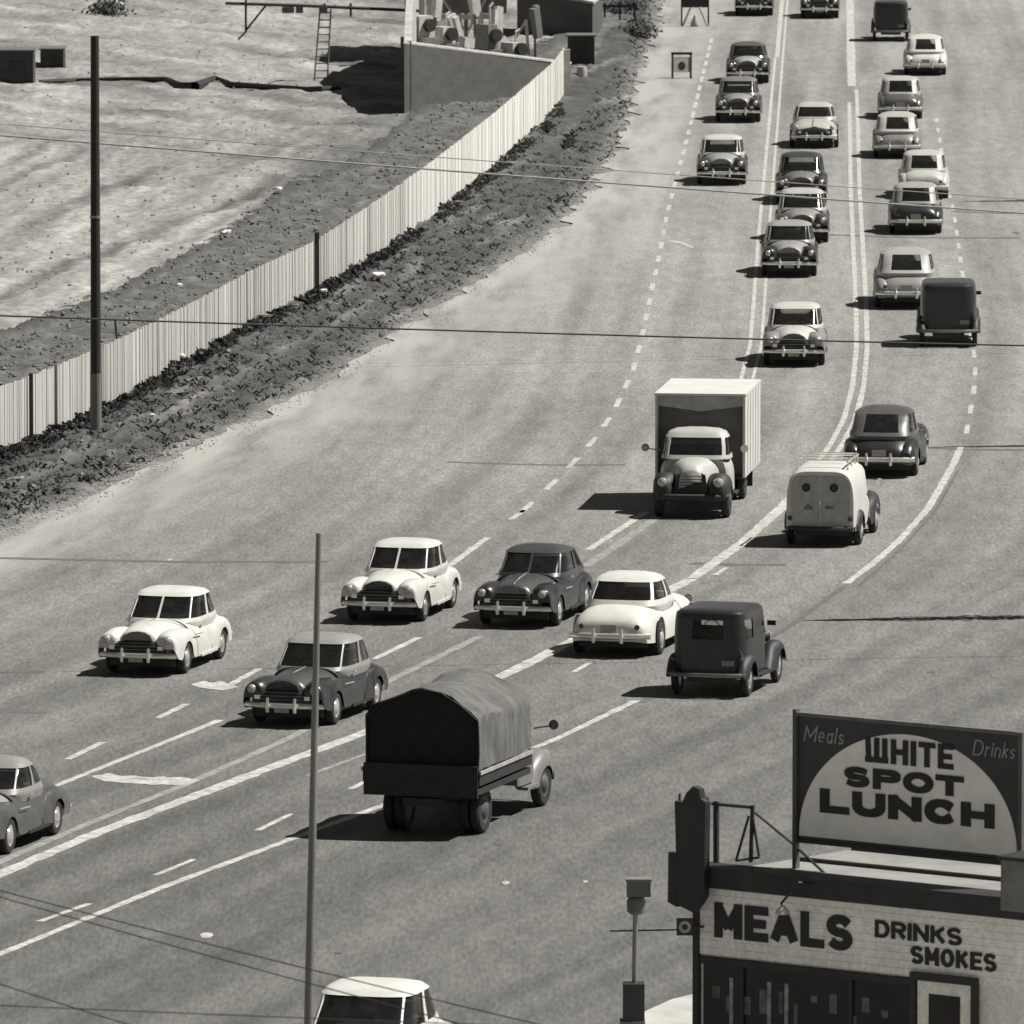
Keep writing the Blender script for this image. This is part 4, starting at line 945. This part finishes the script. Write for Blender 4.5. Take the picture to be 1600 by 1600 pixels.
b = MB(); b.prism([Wp(.0, -.1, -.26), Wp(.2, -.1, -.26), Wp(.2, z_t, -.26), Wp(0, z_t, -.26)], Nn*-(DP-.3)); b.build('side_wall', CLP, bl)
b = MB(); b.prism([Wp(SR-.2, -.1, -.26), Wp(SR, -.1, -.26), Wp(SR, z_t, -.26), Wp(SR-.2, z_t, -.26)], Nn*-(DP-.3)); b.build('side_wall', CLP, bl)
slab('back_wall', .0, SR, -.1, z_t, -DP, -DP+.1, CLP, bl)
slab('corner_board', -.06, s_l-.01, -.1, z_t-.005, -.05, .03, DKT, bl)
b = MB(); b.prism([Wp(.5, zc-.12, -.42), Wp(SR, zc-.12, -.42), Wp(SR, zc-.12, -DP+.3), Wp(.9, zc-.12, -DP+.3)], (0, 0, .06)); b.build('roof', ROOF, bl)
for o0 in (-1.7, -3.2): slab('roof_batten', .8, SR, zc-.055, zc+.0, o0, o0+.08, DKT, bl)
# window bay
s0 = sz(1098, 1494)[0]; s1 = sz(1424, 1530)[0]; zt = z_b-.03
slab('window', s0, s1, .8, zt-.12, -.045, -.02, WIN, bl); slab('window_head', s0-.02, s1, zt-.11, zt, -.045, .05, DKT, bl)
for u in (1142, 1201, 1228): a = sz(u, 1530)[0]; slab('reflection_strip', a-.035, a+.035, 2.0, zt-.3, -.018, -.010, mat('window_reflection', .38, .9, 0, .5, 6), bl)  # glass reflections put in as pale strips over the window
for u in (1160, 1330): a = sz(u, 1530)[0]; slab('mullion', a-.03, a+.03, .8, zt-.12, -.018, .02, DKT, bl)
rn = random.Random(77)
for k in range(11):
    a = s0+.15+(s1-s0-.4)*k/11+rn.uniform(-.04, .04); hh_ = rn.uniform(.08, .4); zb_ = zt-rn.uniform(.35, .8)
    slab('window_card', a, a+rn.uniform(.05, .16), zb_-hh_, zb_, -.018, -.012, mat('window_card', .16, .8, 0, .6, 3), bl)
# door
dl, dz = sz(1426, 1517); dr = sz(1530, 1528)[0]; dt = dz
d = slab('door', dl+.32*(dr-dl)*.3, dr-.1*(dr-dl), 0, dt-.12, .0, .04, CLP, bl)
slab('door_pane', dl+.27*(dr-dl), dr-.26*(dr-dl), .9, dt-.32, .041, .05, WIN, d)
for a, c, z0, z1 in ((dl, dl+.1, 0, dt), (dr-.1, dr, 0, dt)): slab('door_frame', a, c, z0, z1, .0, .09, DKT, bl)
slab('door_frame', dl+.1, dr-.1, dt-.12, dt, .0, .09, DKT, bl)
# lettering: heavy block letters swept from strokes
def arc(cx, cy, rx, ry, a0, a1, n=12): return [(cx+rx*math.cos(R(a0+(a1-a0)*k/n)), cy+ry*math.sin(R(a0+(a1-a0)*k/n))) for k in range(n+1)]
GLY = {'W': (1.5, [[(0,1),(.05,0)],[(.5,1),(.5,0)],[(.95,1),(.95,0)],[(0,0),(1,0)]]), 'H': (1, [[(0,0),(0,1)],[(1,0),(1,1)],[(0,.5),(1,.5)]]), 'I': (.0, [[(0,0),(0,1)]]),
 'T': (.95, [[(0,1),(1,1)],[(.5,1),(.5,0)]]), 'E': (.85, [[(0,0),(0,1)],[(0,1),(1,1)],[(0,.5),(.85,.5)],[(0,0),(1,0)]]), 'L': (.85, [[(0,1),(0,0)],[(0,0),(1,0)]]),
 'S': (.95, [arc(.5,.75,.5,.25,25,270)+arc(.5,.25,.5,.25,90,-155)]), 'P': (.95, [[(0,0),(0,1)],[(0,1),(.55,1)]+arc(.55,.75,.45,.25,90,-90)+[(0,.5)]]),
 'O': (1.05, [arc(.5,.5,.5,.5,0,360,24)]), 'U': (1, [[(0,1),(0,.4)]+arc(.5,.4,.5,.4,180,360)+[(1,1)]]), 'N': (1, [[(0,0),(0,1)],[(0,1),(1,0)],[(1,0),(1,1)]]),
 'C': (1, [arc(.5,.5,.5,.5,35,325,20)]), 'M': (1.1, [[(0,0),(0,1)],[(0,1),(.5,.25)],[(.5,.25),(1,1)],[(1,1),(1,0)]]), 'A': (1.05, [[(0,0),(.5,1)],[(.5,1),(1,0)],[(.2,.33),(.8,.33)]]),
 'D': (.95, [[(0,0),(0,1)],[(0,1),(.45,1)]+arc(.45,.5,.55,.5,90,-90)+[(0,0)]]), 'R': (.95, [[(0,0),(0,1)],[(0,1),(.55,1)]+arc(.55,.75,.45,.25,90,-90)+[(0,.5)],[(.5,.5),(1,0)]]), 'K': (.95, [[(0,0),(0,1)],[(0,.42),(1,1)],[(.35,.6),(1,0)]]),
 'e': (.5, [[(0,.32),(1,.32)]+arc(.5,.32,.5,.32,0,320)]), 'a': (.5, [arc(.5,.3,.5,.3,0,360),[(1,.6),(1,0)]]), 'l': (.0, [[(0,0),(0,1)]]), 's': (.42, [arc(.5,.45,.5,.16,25,270,6)+arc(.5,.15,.5,.15,90,-155,6)]),
 'r': (.35, [[(0,0),(0,.6)],[(0,.4),(.5,.6),(1,.58)]]), 'i': (.0, [[(0,0),(0,.6)],[(0,.8),(0,.9)]]), 'n': (.5, [[(0,0),(0,.6)],[(0,.45)]+arc(.5,.38,.5,.22,180,0,8)+[(1,0)]]), 'k': (.45, [[(0,0),(0,1)],[(0,.3),(1,.62)],[(.3,.4),(1,0)]])}
def text(s, s0, z0, s1, z1, off, m, parent, bold=.16, hb=None, shear=0.0, thick=.010, gap=.17):
    hgt = z1-z0; tw = bold*hgt; hb = hb or bold; th = hb*hgt
    wsum = sum(GLY[c][0] for c in s); free = (s1-s0)-len(s)*tw-(len(s)-1)*gap*hgt
    k = free/wsum/hgt; x = s0+tw/2; b = MB(); q = 0
    for c in s:
        w, strokes = GLY[c]; w = w*k*hgt; TW = tw; tw = min(tw, .30*hgt) if c in 'S' else tw
        for st in strokes:
            pts = [(x+p[0]*w, z0+th*.5+p[1]*(hgt-th)) for p in st]; pts = [(p[0]+shear*(p[1]-z0), p[1]) for p in pts]
            # one polygon outline per stroke, square ends
            n = len(pts); closed = abs(pts[0][0]-pts[-1][0])+abs(pts[0][1]-pts[-1][1]) < 1e-6
            for i in range(n-1):
                (ax, az), (bx, bz) = pts[i], pts[i+1]; dx, dz = bx-ax, bz-az; l = math.hypot(dx, dz) or 1e-6; dx /= l; dz /= l
                v_ = abs(dz); ww = .5*(th+(tw-th)*v_); el = .5*(tw+(th-tw)*v_)
                e_ = el*.98 if (v_ < .1 or v_ > .97) else min(tw, th)*.12
                ext0 = e_ if (i == 0 and not closed) else min(tw, th)*.15; ext1 = e_ if (i == n-2 and not closed) else min(tw, th)*.15
                nx, nz = -dz*ww, dx*ww; q += 1; o = off+.0004*(q % 12)
                b.prism([Wp(ax-dx*ext0+nx, az-dz*ext0+nz, o), Wp(bx+dx*ext1+nx, bz+dz*ext1+nz, o), Wp(bx+dx*ext1-nx, bz+dz*ext1-nz, o), Wp(ax-dx*ext0-nx, az-dz*ext0-nz, o)], Nn*(thick+.0004*(q % 12)))
        tw = TW; x += w+tw+gap*hgt
    return b.build('lettering', m, parent)
def tbox(ul, vl_top, ul2, vl_bot, f=sz):                # pixel top left, bottom right -> box on the plane
    a = f(ul, vl_top); c = f(ul2, vl_bot); return a, c
def ptext(s, u0, vt0, vb0, u1, off, m, parent, f=sz, **k):
    a = f(u0, vt0); a2 = f(u0, vb0); c = f(u1, vt0+(u1-u0)*.11); text(s, a[0], a2[1], c[0], a[1], off, m, parent, **k)
ptext('MEALS', 1117, 1409, 1464, 1333, .012, LET, bl, bold=.29, hb=.25, gap=.08)
ptext('DRINKS', 1368, 1437, 1464, 1504, .012, LET, bl, bold=.26, hb=.2, gap=.12)
ptext('SMOKES', 1424, 1477, 1505, 1558, .012, LET, bl, bold=.26, hb=.2, gap=.12)
# gooseneck lamp over MEALS
gl_ = thing('sign_lamp', 'gooseneck lamp with white shade mounted above the word MEALS', 'lamp', C0)
a = sz(1247, 1417); q = sz(1272, 1380)
MB().tube([Wp(q[0], q[1]+.02, .15), Wp(q[0]-.05, q[1]+.05, .35), Wp(a[0]-.03, a[1]+.1, .42), Wp(a[0], a[1]+.04, .42)], .02, 8).build('arm', DKT, gl_)
cc = Wp(a[0], a[1]-.06, .42); MB().lathe([(.12, 0), (.10, .06), (.04, .12), (.01, .14)], cc, 'z', 16).build('lamp_shade', mat('white_enamel', .8, .3), gl_, True)
# roof sign
ft = G(1243, 1357, zc-.06); OFF = (ft-C0).dot(Nn)
def sz2(u, v): return sz(u, v, OFF)
rs = thing('roof_sign', 'large WHITE SPOT LUNCH billboard standing on the lunch counter roof', 'sign', C0)
sl0, zt2 = sz2(1247, 1118); zb2 = sz2(1247, 1310)[1]; sr0 = sz2(1592, 1345)[0]; wdt = sr0-sl0
fr = .05
slab('panel', sl0, sr0, zb2, zt2, OFF-.05, OFF, mat('dark_sign_field', .045, .5, 0, .25, 1.5), rs)
for a, c, z0, z1 in ((sl0-.07, sl0-.002, zc-.06, zt2+.1), (sr0+.002, sr0+.08, zc-.06, zt2+.05)): slab('sign_post', a, c, z0, z1, OFF-.06, OFF+.05, mat('weathered_post', .12, .8), rs)
slab('frame', sl0, sr0, zt2+.002, zt2+.06, OFF-.06, OFF+.06, mat('weathered_frame', .18, .8), rs); slab('frame', sl0, sr0, zb2-.06, zb2-.002, OFF-.06, OFF+.04, DKT, rs)
# white half disc
cx = (sl0+sr0)/2; hw = wdt/2-.03; z0 = zb2+.05; hh = (zt2-zb2)*.90
b = MB(); pts = [Wp(cx+hw*math.cos(math.pi*k/40), z0+hh*math.sin(math.pi*k/40)**.95, OFF+.002) for k in range(41)]
b.prism(pts, Nn*.006); b.build('white_half_disc', mat('bright_white_sign_paint', .86, .6, 0, .16, 1.6), rs)
WS = mat('faded_white_lettering', .40, .7, 0, .3, 6)
ptext('WHITE', 1353, 1151, 1190, 1491, OFF+.012, LET, rs, f=sz2, bold=.25, hb=.22, gap=.13)
ptext('SPOT', 1318, 1196, 1228, 1507, OFF+.012, LET, rs, f=sz2, bold=.46, hb=.29, gap=.12)
ptext('LUNCH', 1282, 1231, 1269, 1555, OFF+.012, LET, rs, f=sz2, bold=.48, hb=.31, gap=.14)
ptext('Meals', 1256, 1132, 1158, 1318, OFF+.006, WS, rs, f=sz2, bold=.11, shear=.2, gap=.14, thick=.004)
ptext('Drinks', 1520, 1155, 1180, 1586, OFF+.006, WS, rs, f=sz2, bold=.10, shear=.2, gap=.14, thick=.004)
# braces
def rw_(u, v, off): p = PL(C0+Nn*off, Nn, u, v); return p-C0
MB().tube([rw_(1180, 1270, OFF-.05), rw_(1243, 1322, OFF-.05), rw_(1290, 1366, OFF+.1)], .025, 6).build('brace', DKT, rs)
# pale chimney box right
ch = thing('roof_vent', 'square grey roof vent at the right end below the billboard', 'vent', C0)
p = G(1585, 1425, zc-.06)-C0; sv = p.dot(E); ov = p.dot(Nn)
slab('casing', sv-.25, sv+.4, zc-.055, zc+.72, ov-.6, ov, mat('grey_vent', .22, .7), ch); slab('cap', sv-.3, sv+.45, zc+.722, zc+.78, ov-.65, ov+.05, DKT, ch)
# blade sign + frame
bs = thing('blade_sign', 'dark narrow projecting sign with pointed top at the left corner of the lunch counter', 'sign', C0)
o2 = .15
def bw(u, v): return rw_(u, v, o2)
b = MB(); b.prism([bw(1066, 1412), bw(1092, 1425), bw(1108, 1400), bw(1110, 1252), bw(1103, 1247), bw(1100, 1232), bw(1090, 1227), bw(1080, 1238), bw(1074, 1252), bw(1062, 1250)], Nn*.14); b.build('sign_body', mat('dark_sign_metal', .02, .5, 0, .4, 3), bs)
b = MB(); b.prism([bw(1050, 1408), bw(1064, 1416), bw(1064, 1332), bw(1051, 1330)], Nn*.12); b.build('side_box', DKT, bs)
MB().tube([bw(1062, 1240), bw(1062, 1256)], .02, 6).build('finial', DKT, bs)
fm = thing('sign_scaffold', 'thin angle-iron scaffold between the dark blade sign and the billboard', 'scaffold', C0)
zr = OFF+.4
for a, c, r in (((1119,1252),(1119,1352),.05), ((1112,1256),(1178,1262),.028), ((1176,1258),(1173,1347),.035), ((1170,1275),(1150,1345),.022), ((1176,1275),(1186,1338),.022), ((1150,1345),(1186,1340),.02)):
    MB().tube([rw_(*a, zr-.25), rw_(*c, zr-.25)], r, 6).build('bar', DKT, fm)
# small round sign on a bracket
rsn = thing('round_sign', 'small dark square sign with pale ring at the corner of the lunch counter', 'sign', C0)
a = rw_(1070, 1448, .3); MB().box(a, (.26, .05, .27)).build('plate', DKT, rsn)
MB().lathe([(.095, -.03), (.095, -.036), (.05, -.036), (.05, -.03)], a, 'y', 16).build('ring', COP, rsn)
MB().tube([a+Vector((.1, 0, 0)), a+Vector((.3, .02, 0))], .025, 6).build('bracket', DKT, rsn)
# low hidden post added to throw a shadow on the road beside the counter
p = G(1099, 1452); tag(MB().box(p+Vector((0, 0, 1.2)), (.18, .18, 2.4)).build('shadow_post', BLACK), 'square dark post added behind the blade sign to cast a road shadow', 'post')
# pale forecourt
b = MB(); b.cap([tuple(G(u, v)+Vector((0, 0, .10))) for u, v in ((955,1640),(968,1612),(1010,1588),(1050,1570),(1100,1558),(1500,1545),(2100,1560),(2300,2100),(1000,2100),(930,1760))]); 
pts = [Vector(p) for p in b.v]; b = MB(); b.prism(pts, (0, 0, -.12)); tag(b.build('pavement', mat('bright_concrete', .36, .85, 0, .22, 1.2)), kind='structure')
# signal post with cabinet
p = G(990, 1640); t = thing('signal_post', 'grey two-tier signal head on a thin post above a dark cabinet', 'signal', p+Vector((0, 0, .1)))
sc = 94.0
MB().tube([(0, 0, 0), (0.03, 0, 2.35)], .045, 10).build('post', mat('grey_pole_paint'), t, True)
MB().box((.08, 0, 2.62), (.40, .3, .26)).build('upper_head', mat('grey_signal', .13, .6), t); MB().lathe([(.10, -.02), (.15, .03), (.16, .2), (.13, .27), (.02, .28)], (.04, 0, 2.20), 'z', 14).build('lower_head', mat('grey_signal'), t, True)
MB().box((.08, 0, 2.77), (.44, .34, .04)).build('cap', mat('grey_signal2', .2, .6), t)
MB().box((-.0, -.02, .72), (.36, .36, .62)).build('cabinet', DKT, t); MB().box((-.02, -.02, .20), (.42, .42, .41)).build('plinth', mat('grey_timber'), t)
print('OBJECTS', len(bpy.data.objects))
